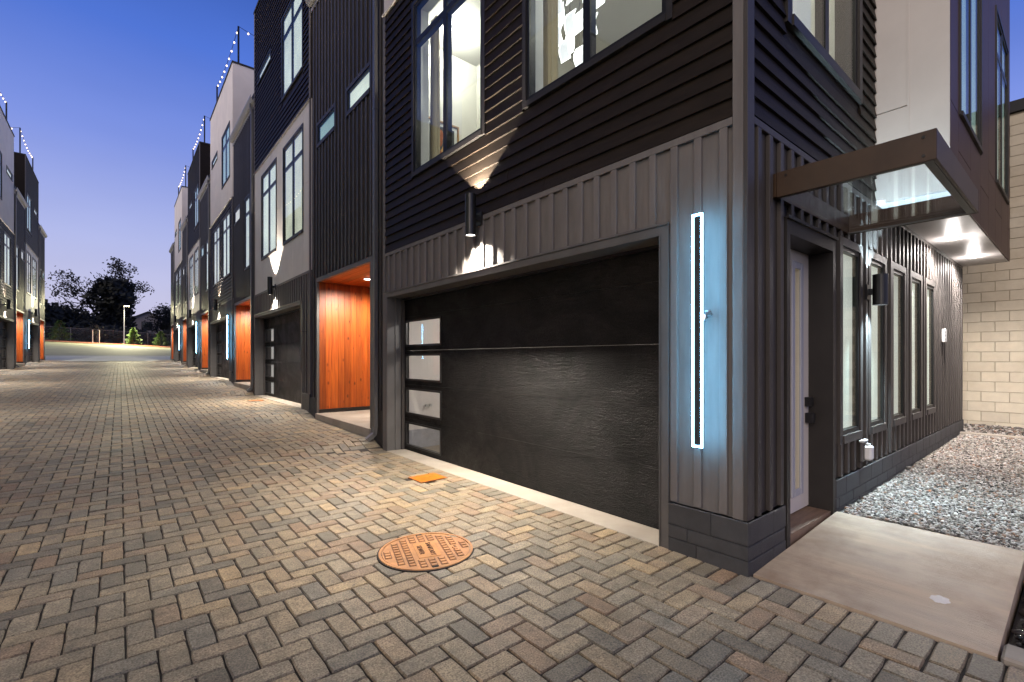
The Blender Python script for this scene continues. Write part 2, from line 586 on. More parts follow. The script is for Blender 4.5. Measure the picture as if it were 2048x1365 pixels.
M['orange_paint'] = surf('orange_painted_plate', (0.42, 0.118, 0.004), 0.5, var=0.3, scale=14, bump=0.6, bscale=60)
M['sand'] = surf('joint_sand', (0.028, 0.023, 0.019), 0.95, var=0.4, scale=60, bump=0.8, bscale=150)
M['room_wall'] = surf('room_wall', (0.72, 0.70, 0.65), 0.7, var=0.02)
M['room_grey'] = surf('garage_wall', (0.62, 0.58, 0.55), 0.7, var=0.02)
M['curtain'] = surf('cream_curtain', (0.62, 0.54, 0.38), 0.8, var=0.06)
M['frame_wood'] = surf('oak_frame', (0.32, 0.19, 0.08), 0.5)
M['art_dark'] = surf('art_ground', (0.035, 0.037, 0.045), 0.6)
M['art_leaf'] = surf('art_leaf', (0.55, 0.30, 0.10), 0.6, var=0.3)
M['art_leaf2'] = surf('art_leaf_red', (0.35, 0.10, 0.05), 0.6, var=0.3)
M['paver'] = paver_mat()
M['gravel'] = stone_mat('gravel_stone', [(0.38, 0.355, 0.31), (0.27, 0.245, 0.215), (0.44, 0.41, 0.37), (0.10, 0.09, 0.08),
                                         (0.33, 0.29, 0.25), (0.21, 0.175, 0.15), (0.50, 0.47, 0.43), (0.25, 0.15, 0.10), (0.06, 0.055, 0.05), (0.15, 0.135, 0.12)])
M['pebble'] = stone_mat('black_pebble', [(0.016, 0.015, 0.016), (0.024, 0.022, 0.022), (0.034, 0.028, 0.026), (0.012, 0.012, 0.014)], 0.22)
M['gravel_base'] = surf('gravel_bed', (0.10, 0.085, 0.075), 0.9, var=0.4, scale=40)
M['soil'] = surf('dark_grass', (0.035, 0.045, 0.018), 0.9, var=0.4, scale=0.5)
M['mulch'] = surf('red_mulch', (0.16, 0.045, 0.018), 0.95, var=0.4, scale=8, bump=0.8, bscale=30)
M['bark'] = surf('bark', (0.020, 0.017, 0.014), 0.9, var=0.3)
M['leaf_dark'] = surf('dark_leaf', (0.010, 0.012, 0.008), 0.8, var=0.4, scale=0.8)
M['leaf_green'] = surf('shrub_leaf', (0.045, 0.085, 0.014), 0.6, var=0.4, scale=3)
M['fence_wire'] = surf('galvanised_wire', (0.20, 0.20, 0.20), 0.5, metal=0.4)
M['house_wall'] = surf('far_house_wall', (0.16, 0.145, 0.15), 0.8)
M['dead_leaf'] = surf('dead_leaf', (0.30, 0.10, 0.03), 0.7, var=0.3, scale=30)
M['led'] = emit('led_strip', (0.20, 0.60, 1.0), 54.0)
M['lens'] = emit('lamp_lens', (1.0, 0.93, 0.82), 10.0)
M['lens_cool'] = emit('cool_lamp_lens', (0.84, 0.94, 1.0), 10.0)
M['bulb'] = emit('string_bulb', (1.0, 0.76, 0.50), 3.2)
M['glow_glass'] = emit('lit_glass_leaf', (0.90, 0.92, 1.0), 1.0)
M['glow_edge'] = emit('lit_glass_edge', (1.0, 1.0, 1.0), 3.0)
M['lot_lamp'] = emit('lot_lamp', (1.0, 0.86, 0.45), 40.0)
M['far_window'] = emit('far_window', (0.8, 0.85, 1.0), 0.25)

# ---------------------------------------------------------------- object helpers
ORG = {}
def finish(o, parent):
    COL.objects.link(o)
    if parent is not None:
        o.parent = parent

def tag(o, label, cat, group=None, kind=None):
    if label:
        o['label'] = label
    if cat:
        o['category'] = cat
    if group:
        o['group'] = group
    if kind:
        o['kind'] = kind
    return o

def thing(name, label, cat, loc, group=None):
    o = bpy.data.objects.new(name, None)
    o.empty_display_size = 0.2
    COL.objects.link(o)
    o.location = loc
    ORG[o.name] = Vector(loc)
    return tag(o, label, cat, group)

class MB:
    def __init__(s, T=None, flip=False):
        s.v, s.f, s.T, s.flip = [], [], T, flip
    def add(s, verts, faces):
        n = len(s.v)
        if s.T:
            verts = [s.T(*p) for p in verts]
        s.v += verts
        for f in faces:
            f = [i + n for i in f]
            s.f.append(f[::-1] if s.flip else f)
    def box(s, x0, x1, y0, y1, z0, z1):
        s.add([(x0, y0, z0), (x1, y0, z0), (x1, y1, z0), (x0, y1, z0), (x0, y0, z1), (x1, y0, z1), (x1, y1, z1), (x0, y1, z1)],
              [(0, 3, 2, 1), (4, 5, 6, 7), (0, 1, 5, 4), (1, 2, 6, 5), (2, 3, 7, 6), (3, 0, 4, 7)])
        return s
    def bbox(s, x0, x1, y0, y1, z0, z1, b=0.004):
        """box with chamfered edges (chamfer on all 12 edges)"""
        vs, ix = [], {}
        X, Y, Z = (x0, x1), (y0, y1), (z0, z1)
        def sg(k):
            return b if k == 0 else -b
        for i in (0, 1):
            for j in (0, 1):
                for k in (0, 1):
                    ix[(i, j, k, 0)] = len(vs); vs.append((X[i], Y[j] + sg(j), Z[k] + sg(k)))
                    ix[(i, j, k, 1)] = len(vs); vs.append((X[i] + sg(i), Y[j], Z[k] + sg(k)))
                    ix[(i, j, k, 2)] = len(vs); vs.append((X[i] + sg(i), Y[j] + sg(j), Z[k]))
        F = []
        def q(*ks):
            F.append(tuple(ix[k] for k in ks))
        for i in (0, 1):
            r = [(i, 0, 0, 0), (i, 1, 0, 0), (i, 1, 1, 0), (i, 0, 1, 0)]
            q(*(r if i else r[::-1]))
            r = [(0, i, 0, 1), (0, i, 1, 1), (1, i, 1, 1), (1, i, 0, 1)]
            q(*(r if i else r[::-1]))
            r = [(0, 0, i, 2), (1, 0, i, 2), (1, 1, i, 2), (0, 1, i, 2)]
            q(*(r if i else r[::-1]))
        for i in (0, 1):
            for j in (0, 1):
                a = (i + j) % 2
                r = [(i, j, 0, 0), (i, j, 1, 0), (i, j, 1, 1), (i, j, 0, 1)]
                q(*(r if a else r[::-1]))
                r = [(i, 0, j, 0), (i, 0, j, 2), (i, 1, j, 2), (i, 1, j, 0)]
                q(*(r if a else r[::-1]))
                r = [(0, i, j, 1), (0, i, j, 2), (1, i, j, 2), (1, i, j, 1)]
                q(*(r[::-1] if a else r))
                for k in (0, 1):
                    t = (ix[(i, j, k, 0)], ix[(i, j, k, 1)], ix[(i, j, k, 2)])
                    F.append(t if (i + j + k) % 2 else t[::-1])
        s.add(vs, F)
        return s
    def quadbox(s, q, h):
        """q: 4 top corners, extruded down by h"""
        v = list(q) + [(a, b, c - h) for a, b, c in q]
        s.add(v, [(0, 1, 2, 3), (7, 6, 5, 4), (0, 4, 5, 1), (1, 5, 6, 2), (2, 6, 7, 3), (3, 7, 4, 0)])
        return s
    def extr(s, prof, axis, a0, a1):
        """closed polygon prof (2D) swept along axis 0/1/2 from a0 to a1"""
        n = len(prof)
        def pt(p, a):
            l = list(p)
            l.insert(axis, a)
            return tuple(l)
        v = [pt(p, a0) for p in prof] + [pt(p, a1) for p in prof]
        f = [tuple(range(n))[::-1], tuple(range(n, 2 * n))]
        for i in range(n):
            j = (i + 1) % n
            f.append((i, j, n + j, n + i))
        s.add(v, f)
        return s
    def cyl(s, c, r, h, n=20, axis=2, r2=None):
        r2 = r if r2 is None else r2
        v = []
        for k, (rr, t) in enumerate(((r, 0), (r2, h))):
            for i in range(n):
                a = 2 * math.pi * i / n
                p = [rr * math.cos(a), rr * math.sin(a)]
                p.insert(axis, t)
                v.append((c[0] + p[0], c[1] + p[1], c[2] + p[2]))
        f = [tuple(range(n))[::-1], tuple(range(n, 2 * n))]
        for i in range(n):
            j = (i + 1) % n
            f.append((i, j, n + j, n + i))
        s.add(v, f)
        return s
    def tube(s, pts, r, n=6, r_end=None, cap=True):
        """round bar through points"""
        pts = [Vector(p) for p in pts]
        rings = []
        for i, p in enumerate(pts):
            d = (pts[min(i + 1, len(pts) - 1)] - pts[max(i - 1, 0)]).normalized()
            a = d.orthogonal().normalized()
            if abs(d.z) < 0.95:
                a = d.cross(Vector((0, 0, 1))).normalized()
            b = d.cross(a)
            rr = r if r_end is None else r + (r_end - r) * i / (len(pts) - 1)
            rings.append([tuple(p + a * rr * math.cos(t) + b * rr * math.sin(t)) for t in (2 * math.pi * k / n for k in range(n))])
        v = [q for g in rings for q in g]
        f = []
        for i in range(len(rings) - 1):
            for k in range(n):
                l = (k + 1) % n
                f.append((i * n + k, i * n + l, (i + 1) * n + l, (i + 1) * n + k))
        if cap:
            f.append(tuple(range(n))[::-1])
            f.append(tuple(range((len(rings) - 1) * n, len(rings) * n)))
        s.add(v, f)
        return s
    def build(s, name, mat, parent=None, smooth=False, kind=None):
        me = bpy.data.meshes.new(name)
        og = Vector((0, 0, 0))
        if parent is not None:
            og = ORG[parent.name]
        elif s.v:
            a = np.array(s.v)
            og = Vector((a[:, 0].mean(), a[:, 1].mean(), a[:, 2].min()))
        me.from_pydata([(p[0] - og[0], p[1] - og[1], p[2] - og[2]) for p in s.v], [], s.f)
        me.materials.append(M[mat] if isinstance(mat, str) else mat)
        if smooth:
            me.shade_smooth()
        o = bpy.data.objects.new(name, me)
        finish(o, parent)
        if parent is None:
            o.location = og
        ORG[o.name] = og
        if kind:
            o['kind'] = kind
        return o

def holed(mb, y0, y1, z0, z1, holes, p0, p1):
    """wall slab between p0 (outer) and p1 with rectangular openings (y0,y1,z0,z1)"""
    hs = [(max(a, y0), min(b, y1), max(c, z0), min(d, z1)) for a, b, c, d in holes if a < y1 and b > y0 and c < z1 and d > z0]
    ys = sorted({y0, y1, *[h[0] for h in hs], *[h[1] for h in hs]})
    zs = sorted({z0, z1, *[h[2] for h in hs], *[h[3] for h in hs]})
    def solid(i, j):
        if i < 0 or j < 0 or i >= len(ys) - 1 or j >= len(zs) - 1:
            return False
        a, b = (ys[i] + ys[i + 1]) / 2, (zs[j] + zs[j + 1]) / 2
        return not any(h[0] < a < h[1] and h[2] < b < h[3] for h in hs)
    for i in range(len(ys) - 1):
        for j in range(len(zs) - 1):
            if not solid(i, j):
                continue
            a, b, c, d = ys[i], ys[i + 1], zs[j], zs[j + 1]
            mb.add([(p0, a, c), (p0, b, c), (p0, b, d), (p0, a, d)], [(0, 3, 2, 1)])
            mb.add([(p1, a, c), (p1, b, c), (p1, b, d), (p1, a, d)], [(0, 1, 2, 3)])
            if not solid(i - 1, j):
                mb.add([(p0, a, c), (p1, a, c), (p1, a, d), (p0, a, d)], [(0, 1, 2, 3)])
            if not solid(i + 1, j):
                mb.add([(p0, b, c), (p1, b, c), (p1, b, d), (p0, b, d)], [(3, 2, 1, 0)])
            if not solid(i, j - 1):
                mb.add([(p0, a, c), (p1, a, c), (p1, b, c), (p0, b, c)], [(3, 2, 1, 0)])
            if not solid(i, j + 1):
                mb.add([(p0, a, d), (p1, a, d), (p1, b, d), (p0, b, d)], [(0, 1, 2, 3)])
    return mb

def cut(lo, hi, spans):
    """pieces of [lo,hi] left after removing the spans"""
    out = [(lo, hi)]
    for a, b in spans:
        nx = []
        for l, h in out:
            if b <= l or a >= h:
                nx.append((l, h))
                continue
            if a > l:
                nx.append((l, a))
            if b < h:
                nx.append((b, h))
        out = nx
    return [(l, h) for l, h in out if h - l > 0.02]

def grow(h, m):
    return (h[0] - m, h[1] + m, h[2] - m, h[3] + m)

def spot(name, loc, direction, power, angle, blend, col, parent=None, size=0.03):
    d = bpy.data.lights.new(name, 'SPOT')
    d.energy = power
    d.spot_size = R(angle)
    d.spot_blend = blend
    d.color = col
    d.shadow_soft_size = size
    o = bpy.data.objects.new(name, d)
    COL.objects.link(o)
    o.rotation_euler = Vector(direction).to_track_quat('-Z', 'Y').to_euler()
    if parent is not None:
        o.parent = parent
        o.location = Vector(loc) - ORG[parent.name]
    else:
        o.location = loc
    return o

def point(name, loc, power, col, parent=None, size=0.08):
    d = bpy.data.lights.new(name, 'POINT')
    d.energy = power
    d.color = col
    d.shadow_soft_size = size
    o = bpy.data.objects.new(name, d)
    COL.objects.link(o)
    if parent is not None:
        o.parent = parent
        o.location = Vector(loc) - ORG[parent.name]
    else:
        o.location = loc
    return o

# ---------------------------------------------------------------- lie of the land
XR, XL = 3.25, -4.2           # street planes of the two rows of houses
END_Y = 48.45                 # far end of the paved alley
def sstep(a, b, t):
    t = np.clip((t - a) / (b - a), 0, 1)
    return t * t * (3 - 2 * t)

def edge_z(y):
    """height of the paving along the house fronts: level before each garage, a ramp before each porch"""
    z = np.zeros_like(y)
    for k in range(5):
        g1 = 7.14 + 9.4 * k
        z = z + 0.125 * sstep(g1 - 0.05, g1 + 0.5, y) + 0.03 * sstep(g1 + 0.5, g1 + 3.3, y) + 0.135 * sstep(g1 + 3.2, g1 + 4.1, y)
    return np.minimum(z, 1.3)

def mid_z(y):
    z = 0.0312 * np.maximum(y - 4.3, 0) + 0.010 * np.sin((y - 1) * 1.1) * (y > 6)
    return np.where(y < 40, z, 0.0312 * 35.7 + 0.12 * sstep(40, 50, y) )

def ground(x, y):
    x = np.asarray(x, float)
    y = np.asarray(y, float)
    tr = 1 - sstep(0.2, 2.2, XR - x)
    tl = 1 - sstep(0.2, 2.2, x - XL)
    m = mid_z(y) - 0.02
    return m + tr * (edge_z(y) - m) + tl * (edge_z(y + 0.4) - m)

def g1(x, y):
    return float(ground(np.array([x]), np.array([y]))[0])

# ---------------------------------------------------------------- paving of the alley
PW, PL = 0.125, 0.25
def make_paving():
    # bedding sheet
    xs = np.linspace(XL, XR, 40)
    ys = np.concatenate([np.linspace(-12, 20, 130), np.linspace(20.3, END_Y, 90)])
    mb = MB()
    X, Y = np.meshgrid(xs, ys)
    Z = ground(X, Y) - 0.011
    n = len(xs)
    mb.v = list(zip(X.ravel(), Y.ravel(), Z.ravel()))
    mb.f = [(j * n + i, j * n + i + 1, (j + 1) * n + i + 1, (j + 1) * n + i) for j in range(len(ys) - 1) for i in range(n - 1)]
    base = mb.build('alley_pavement', 'sand')
    base['kind'] = 'structure'
    base['label'] = 'alley paved with tan and grey concrete pavers in a herringbone'
    # cells of a 2:1 herringbone between two soldier courses
    P = []
    x0, x1 = XL + PL + 0.002, XR - PL - 0.002
    nx = int(round((x1 - x0) / PW))
    w = (x1 - x0) / nx
    Y0 = -3.0
    ny = int((END_Y - Y0) / PW)
    for j in range(ny):
        for i in range(-1, nx):
            c = (i - j) % 4
            if c == 0:
                a, b = max(i, 0), min(i + 2, nx)
                if b > a:
                    P.append((x0 + (a + b) / 2 * w, Y0 + (j + 0.5) * PW, (b - a) * w / 2, PW / 2))
            elif c == 3 and i >= 0:
                P.append((x0 + (i + 0.5) * w, Y0 + (j + 1) * PW, w / 2, PW))
    for j in range(ny):
        P.append((XR - PL / 2, Y0 + (j + 0.5) * PW, PL / 2, PW / 2))
        P.append((XL + PL / 2, Y0 + (j + 0.5) * PW, PL / 2, PW / 2))
    A = np.array(P)
    # leave out what the iron covers replace
    keep = np.hypot(A[:, 0] - MAN[0], A[:, 1] - MAN[1]) > 0.255
    keep &= ~((abs(A[:, 0] - 2.877) < 0.13) & (abs(A[:, 1] - 5.095) < 0.12))
    A = A[keep]
    gx, gy = A[:, 0], A[:, 1]
    z = ground(gx, gy) + nrng.normal(0, 0.0012, len(A))
    sx = (ground(gx + 0.06, gy) - ground(gx - 0.06, gy)) / 0.12 + nrng.normal(0, 0.006, len(A))
    sy = (ground(gx, gy + 0.06) - ground(gx, gy - 0.06)) / 0.12 + nrng.normal(0, 0.006, len(A))
    # pick the 300 nearest that the camera sees
    ca, sa = math.cos(R(39.47)), math.sin(R(39.47))
    dep = gx * sa + gy * ca
    lat = gx * ca - gy * sa
    with np.errstate(divide='ignore', invalid='ignore'):
        u = 1024 + 952 * lat / dep
        v = 717 + 952 * (CAM_Z - z) / dep
    vis = (dep > 0.3) & (u > 0) & (u < 2048) & (v < 1362)
    order = np.argsort(np.where(vis, dep, 1e9))
    near = order[:300]
    nearset = np.zeros(len(A), bool)
    nearset[near] = True
    def shape(hx, hy, seed):
        rs = np.random.default_rng(seed)
        g, ch, cd = 0.0034, 0.0068, 0.0070
        ring = []
        for (a, b) in ((-1, -1), (1, -1), (1, 1), (-1, 1)):
            ring.append((a * (hx - g), b * (hy - g)))
        vs = []
        # subdivided outline so that the edges are a little ragged
        outline = []
        for k in range(4):
            p, q = ring[k], ring[(k + 1) % 4]
            m_ = 3 if math.hypot(q[0] - p[0], q[1] - p[1]) > 0.17 else 2
            for t in range(m_):
                outline.append((p[0] + (q[0] - p[0]) * t / m_, p[1] + (q[1] - p[1]) * t / m_, t == 0))
        n_ = len(outline)
        for lvl, (ins, zz) in enumerate(((0.0, -0.045), (0.0, -cd), (ch, 0.0))):
            for (a, b, corner) in outline:
                jx, jy = rs.normal(0, 0.0015, 2)
                ca_ = ins * (1.25 if corner else 1.0)
                fx = max(0.0, abs(a) - (ca_ if abs(abs(a) - (hx - g)) < 1e-6 else 0)) * (1 if a >= 0 else -1)
                fy = max(0.0, abs(b) - (ca_ if abs(abs(b) - (hy - g)) < 1e-6 else 0)) * (1 if b >= 0 else -1)
                if corner and lvl < 2:
                    fx -= 0.003 * (1 if a > 0 else -1)
                    fy -= 0.003 * (1 if b > 0 else -1)
                vs.append((fx + jx, fy + jy, zz))
        fs = [tuple(range(2 * n_, 3 * n_))]
        for lvl in (0, 1):
            for k in range(n_):
                l = (k + 1) % n_
                fs.append((lvl * n_ + k, lvl * n_ + l, (lvl + 1) * n_ + l, (lvl + 1) * n_ + k))
        return vs, fs
    cache = {}
    def variant(hx, hy, s):
        key = (round(hx, 4), round(hy, 4), s)
        if key not in cache:
            cache[key] = shape(hx, hy, hash(key) & 0xffff)
        return cache[key]
    meshes = {}
    bv, bf, br = [], [], []
    nv = 0
    for i in range(len(A)):
        cx, cyy, hx, hy = A[i]
        s = i % 4
        if nearset[i]:
            key = (round(hx, 4), round(hy, 4), s)
            if key not in meshes:
                vs, fs = variant(hx, hy, s)
                me = bpy.data.meshes.new('paver')
                me.from_pydata(vs, [], fs)
                me.materials.append(M['paver'])
                meshes[key] = me
            o = bpy.data.objects.new('paver', meshes[key])
            COL.objects.link(o)
            o.parent = base
            o.location = Vector((cx, cyy, z[i])) - ORG[base.name]
            o.rotation_euler = (math.atan(sy[i]), -math.atan(sx[i]), nrng.normal(0, 0.006))
        else:
            far = cyy > 16
            if far:
                g, ch = 0.003, 0.006
                vs = []
                for (ins, zz) in ((0.0, -0.012), (ch, 0.0)):
                    for (a, b) in ((-1, -1), (1, -1), (1, 1), (-1, 1)):
                        vs.append((a * (hx - g - ins), b * (hy - g - ins), zz))
                fs = [(4, 5, 6, 7), (0, 1, 5, 4), (1, 2, 6, 5), (2, 3, 7, 6), (3, 0, 4, 7)]
            else:
                vs, fs = variant(hx, hy, s)
            r = rng.random()
            for (a, b, c) in vs:
                bv.append((cx + a, cyy + b, z[i] + c + a * sx[i] + b * sy[i]))
            for f in fs:
                bf.append(tuple(k + nv for k in f))
                br.append(r)
            nv += len(vs)
    og = ORG[base.name]
    me = bpy.data.meshes.new('paver_field')
    me.from_pydata([(p[0] - og[0], p[1] - og[1], p[2] - og[2]) for p in bv], [], bf)
    at = me.attributes.new('rnd', 'FLOAT', 'FACE')
    at.data.foreach_set('value', np.array(br, dtype=np.float32))
    me.materials.append(M['paver'])
    o = bpy.data.objects.new('paver_field', me)
    finish(o, base)
    o['kind'] = 'stuff'
    return base

MAN = (1.80, 3.21)
make_paving()

# ---------------------------------------------------------------- townhouse builder
H_OPEN, H_TRIM, H_BAND, H_MID, H_TOP, H_EAVE = 2.41, 2.475, 3.10, 6.88, 11.87, 8.98
GL, PLEN = 5.66, 3.74
OPEN_Y = (0.63, 5.51)
BACK = 8.4

def frame_T(side, Y0, z0):
    if side > 0:
        return (lambda p, y, z: (XR + p, Y0 + y, z0 + z)), False
    return (lambda p, y, z: (XL - p, Y0 + y, z0 + z)), True

def window(house, T, flip, y0, y1, z0, z1, cols=2, transom=None, back='blind_green', trim=0.055, trim_mat='trim_dark',
           depth=0.022, proud=0.03, glass='glass', rows=None):
    """trim, frame with mullions, a pane for each light, and what hangs behind the glass"""
    t, fw = trim, 0.042
    fr = MB(T, flip)
    a0, a1, b0, b1 = y0 + t, y1 - t, z0 + t, z1 - t
    fr.box(-0.018, 0.07, a0, a0 + fw, b0, b1)
    fr.box(-0.018, 0.07, a1 - fw, a1, b0, b1)
    fr.box(-0.018, 0.07, a0 + fw, a1 - fw, b0, b0 + fw)
    fr.box(-0.018, 0.07, a0 + fw, a1 - fw, b1 - fw, b1)
    ymid = [a0 + (a1 - a0) * k / cols for k in range(1, cols)]
    for ym in ymid:
        fr.box(-0.015, 0.068, ym - 0.042, ym + 0.042, b0 + fw, b1 - fw)
    ye = [a0 + fw] + [q for ym in ymid for q in (ym - 0.042, ym + 0.042)] + [a1 - fw]
    ze = [b0 + fw, b1 - fw]
    if transom:
        for k in range(cols):
            fr.box(-0.012, 0.066, ye[2 * k], ye[2 * k + 1], transom - 0.04, transom + 0.04)
        ze = [b0 + fw, transom - 0.04, transom + 0.04, b1 - fw]
    w = fr.build('window', 'frame', house)
    tb = MB(T, flip)
    tb.box(-proud, 0.02, y0, y0 + t, z0, z1)
    tb.box(-proud, 0.02, y1 - t, y1, z0, z1)
    tb.box(-proud, 0.02, y0 + t, y1 - t, z1 - t, z1)
    tb.box(-proud - 0.012, 0.02, y0 + t, y1 - t, z0, z0 + t)
    tb.build('trim', trim_mat, w)
    for k in range(cols):
        for j in range(len(ze) // 2):
            MB(T, flip).box(-0.008, -0.002, ye[2 * k] - 0.004, ye[2 * k + 1] + 0.004, ze[2 * j] - 0.004, ze[2 * j + 1] + 0.004).build('pane', glass, w)
    if back:
        MB(T, flip).box(depth, depth + 0.02, y0 + 0.01, y1 - 0.01, z0 + 0.01, z1 - 0.01).build('blind', back, w)
    return w

def siding(house, wall, T, flip, y0, y1, z0, z1, holes, hi, mat='lap', pitch=0.13):
    n = int(round((z1 - z0) / pitch))
    h = (z1 - z0) / n
    joined = MB(T, flip)
    for k in range(n):
        a, b = z0 + k * h, z0 + (k + 1) * h
        sp = [(q[0], q[1]) for q in holes if q[2] < b - 0.01 and q[3] > a + 0.01]
        for l, r in cut(y0, y1, sp):
            segs = [(l, r)]
            if r - l > 3.2:
                m = l + (r - l) * (0.3 + 0.4 * rng.random())
                segs = [(l, m - 0.0015), (m + 0.0015, r)]
            for (s0, s1) in segs:
                mb = MB(T, flip) if hi else joined
                j = rng.uniform(-0.0012, 0.0012)
                mb.extr([(-0.001, b + 0.006), (-0.008 + j, b + 0.006), (-0.024 + j, a), (-0.001, a)][::1] if False else
                        [(0.0, 0), ] if False else [(0, 0)], 1, 0, 0) if False else None
                # wedge board: thin at the top, thick at the bottom
                pr = [(-0.001, a), (-0.031 + j, a), (-0.008 + j, b + 0.004), (-0.001, b + 0.004)]
                v = [(p, s0, zz) for p, zz in pr] + [(p, s1, zz) for p, zz in pr]
                mb.add(v, [(0, 3, 2, 1), (4, 5, 6, 7), (0, 1, 5, 4), (1, 2, 6, 5), (2, 3, 7, 6), (3, 0, 4, 7)])
                if hi:
                    mb.build('siding_board', mat, wall)
    if not hi:
        joined.build('siding_board', mat, wall, kind='stuff')

def battens(wall, T, flip, y0, y1, z0, z1, holes, hi, mat, pitch=0.19, w=0.058, proud=0.028, start=None):
    joined = MB(T, flip)
    y = (y0 + 0.06) if start is None else start
    while y + w < y1:
        sp = [(q[2], q[3]) for q in holes if q[0] < y + w - 0.004 and q[1] > y + 0.004]
        for l, r in cut(z0, z1, sp):
            mb = MB(T, flip) if hi else joined
            dz = rng.uniform(-0.001, 0.001)
            if hi:
                mb.bbox(-proud + dz, -0.001, y, y + w, l, r, 0.003)
                mb.build('batten', mat, wall)
            else:
                mb.box(-proud, -0.001, y, y + w, l, r)
        y += pitch
    if not hi and joined.v:
        joined.build('batten', mat, wall, kind='stuff')

def panels(wall, T, flip, y0, y1, z0, z1, holes, mat, ycuts, zcut):
    ys = [y0] + [c for c in ycuts if y0 < c < y1] + [y1]
    for i in range(len(ys) - 1):
        zs = [z0, zcut[i % len(zcut)], z1] if zcut else [z0, z1]
        for j in range(len(zs) - 1):
            g = 0.005
            full = [(h[2], h[3]) for h in holes if h[0] <= ys[i] + g and h[1] >= ys[i + 1] - g]
            for (za, zb) in cut(zs[j] + g, zs[j + 1] - g, full):
                mb = holed(MB(T, flip), ys[i] + g, ys[i + 1] - g, za, zb, holes, -0.014, -0.001)
                if mb.f:
                    mb.build('panel', mat, wall)

def garage_door(house, T, flip, y0, y1, top, pane_y, room, hi):
    fr = MB(T, flip)
    fr.box(0.215, 0.248, y0, y0 + 0.035, 0.0, top)
    fr.box(0.215, 0.248, y1 - 0.035, y1, 0.0, top)
    fr.box(0.215, 0.248, y0 + 0.035, y1 - 0.035, top - 0.03, top)
    lines = [0.006, 0.51, 1.04, 1.57, 2.10, top + 0.12]
    gd = fr.build('garage_door', 'black_metal', house)
    for k in range(5):
        a, b = lines[k] + 0.0017, lines[k + 1] - 0.0017
        mb = MB(T, flip)
        if k < 4:
            hz = (a + 0.085, b - 0.075)
            holed(mb, y0 + 0.004, y1 - 0.004, a, b, [(pane_y[0], pane_y[1], hz[0], hz[1])], 0.25, 0.295)
            mb.build('door_section', 'door_black', gd)
            f2 = MB(T, flip)
            w = 0.022
            f2.box(0.238, 0.27, pane_y[0] - w, pane_y[0] + 0.006, hz[0] - w, hz[1] + w)
            f2.box(0.238, 0.27, pane_y[1] - 0.006, pane_y[1] + w, hz[0] - w, hz[1] + w)
            f2.box(0.238, 0.27, pane_y[0] + 0.006, pane_y[1] - 0.006, hz[0] - w, hz[0] + 0.006)
            f2.box(0.238, 0.27, pane_y[0] + 0.006, pane_y[1] - 0.006, hz[1] - 0.006, hz[1] + w)
            f2.build('pane_frame', 'black_metal', gd)
            MB(T, flip).box(0.262, 0.270, pane_y[0], pane_y[1], hz[0], hz[1]).build('pane', 'glass_clear', gd)
        else:
            mb.box(0.25, 0.295, y0 + 0.004, y1 - 0.004, a, b)
            mb.build('door_section', 'door_black', gd)
    if not room:
        MB(T, flip).box(0.42, 0.44, pane_y[0] - 0.1, y1 + 0.05, 0.05, 2.15).build('lit_wall', 'blind_garage', gd)
    return gd

M['blind_garage'] = blind_mat('lit_garage_interior', (0.94, 0.90, 0.88), 0.60)

def sconce(T, flip, y, z0, z1, p, r, label, group, power_up, power_dn, col, up_angle, dn_angle, lens='lens', arm=True):
    c = T(p, y, (z0 + z1) / 2)
    th = thing('wall_sconce', label, 'sconce', T(0.0, y, z0), group)
    mb = MB(T, flip)
    # open tube: outer and inner skins
    n = 28
    v, f = [], []
    for rr, za, zb in ((r, z0, z1), (r - 0.006, z0, z1)):
        for zz in (za, zb):
            for i in range(n):
                a = 2 * math.pi * i / n
                v.append((p + rr * math.cos(a), y + rr * math.sin(a), zz))
    for i in range(n):
        j = (i + 1) % n
        f += [(i, j, n + j, n + i), (2 * n + j, 2 * n + i, 3 * n + i, 3 * n + j),
              (j, i, 2 * n + i, 2 * n + j), (n + i, n + j, 3 * n + j, 3 * n + i)]
    mb.add(v, f)
    mb.build('body', 'black_metal', th, smooth=False)
    am = MB(T, flip)
    zc = z0 + (z1 - z0) * 0.45
    am.box(p + r - 0.004, -0.03, y - 0.022, y + 0.022, zc - 0.03, zc + 0.03)
    am.build('arm', 'black_metal', th)
    MB(T, flip).box(-0.045, -0.024, y - 0.055, y + 0.055, zc - 0.075, zc + 0.075).build('wall_plate', 'black_metal', th)
    MB(T, flip).cyl((p, y, z0 + 0.012), r - 0.008, 0.006, 24).build('lens', lens, th)
    MB(T, flip).cyl((p, y, z1 - 0.022), r - 0.008, 0.006, 24).build('lens', lens, th)
    b = T(p, y, z0 + 0.006)
    u = T(p, y, z1 - 0.010)
    spot('downlight', b, (0, 0, -1), power_dn, dn_angle, 1.0, col, th, 0.02)
    spot('uplight', u, (0, 0, 1), power_up, up_angle, 0.10, col, th, 0.012)
    return th

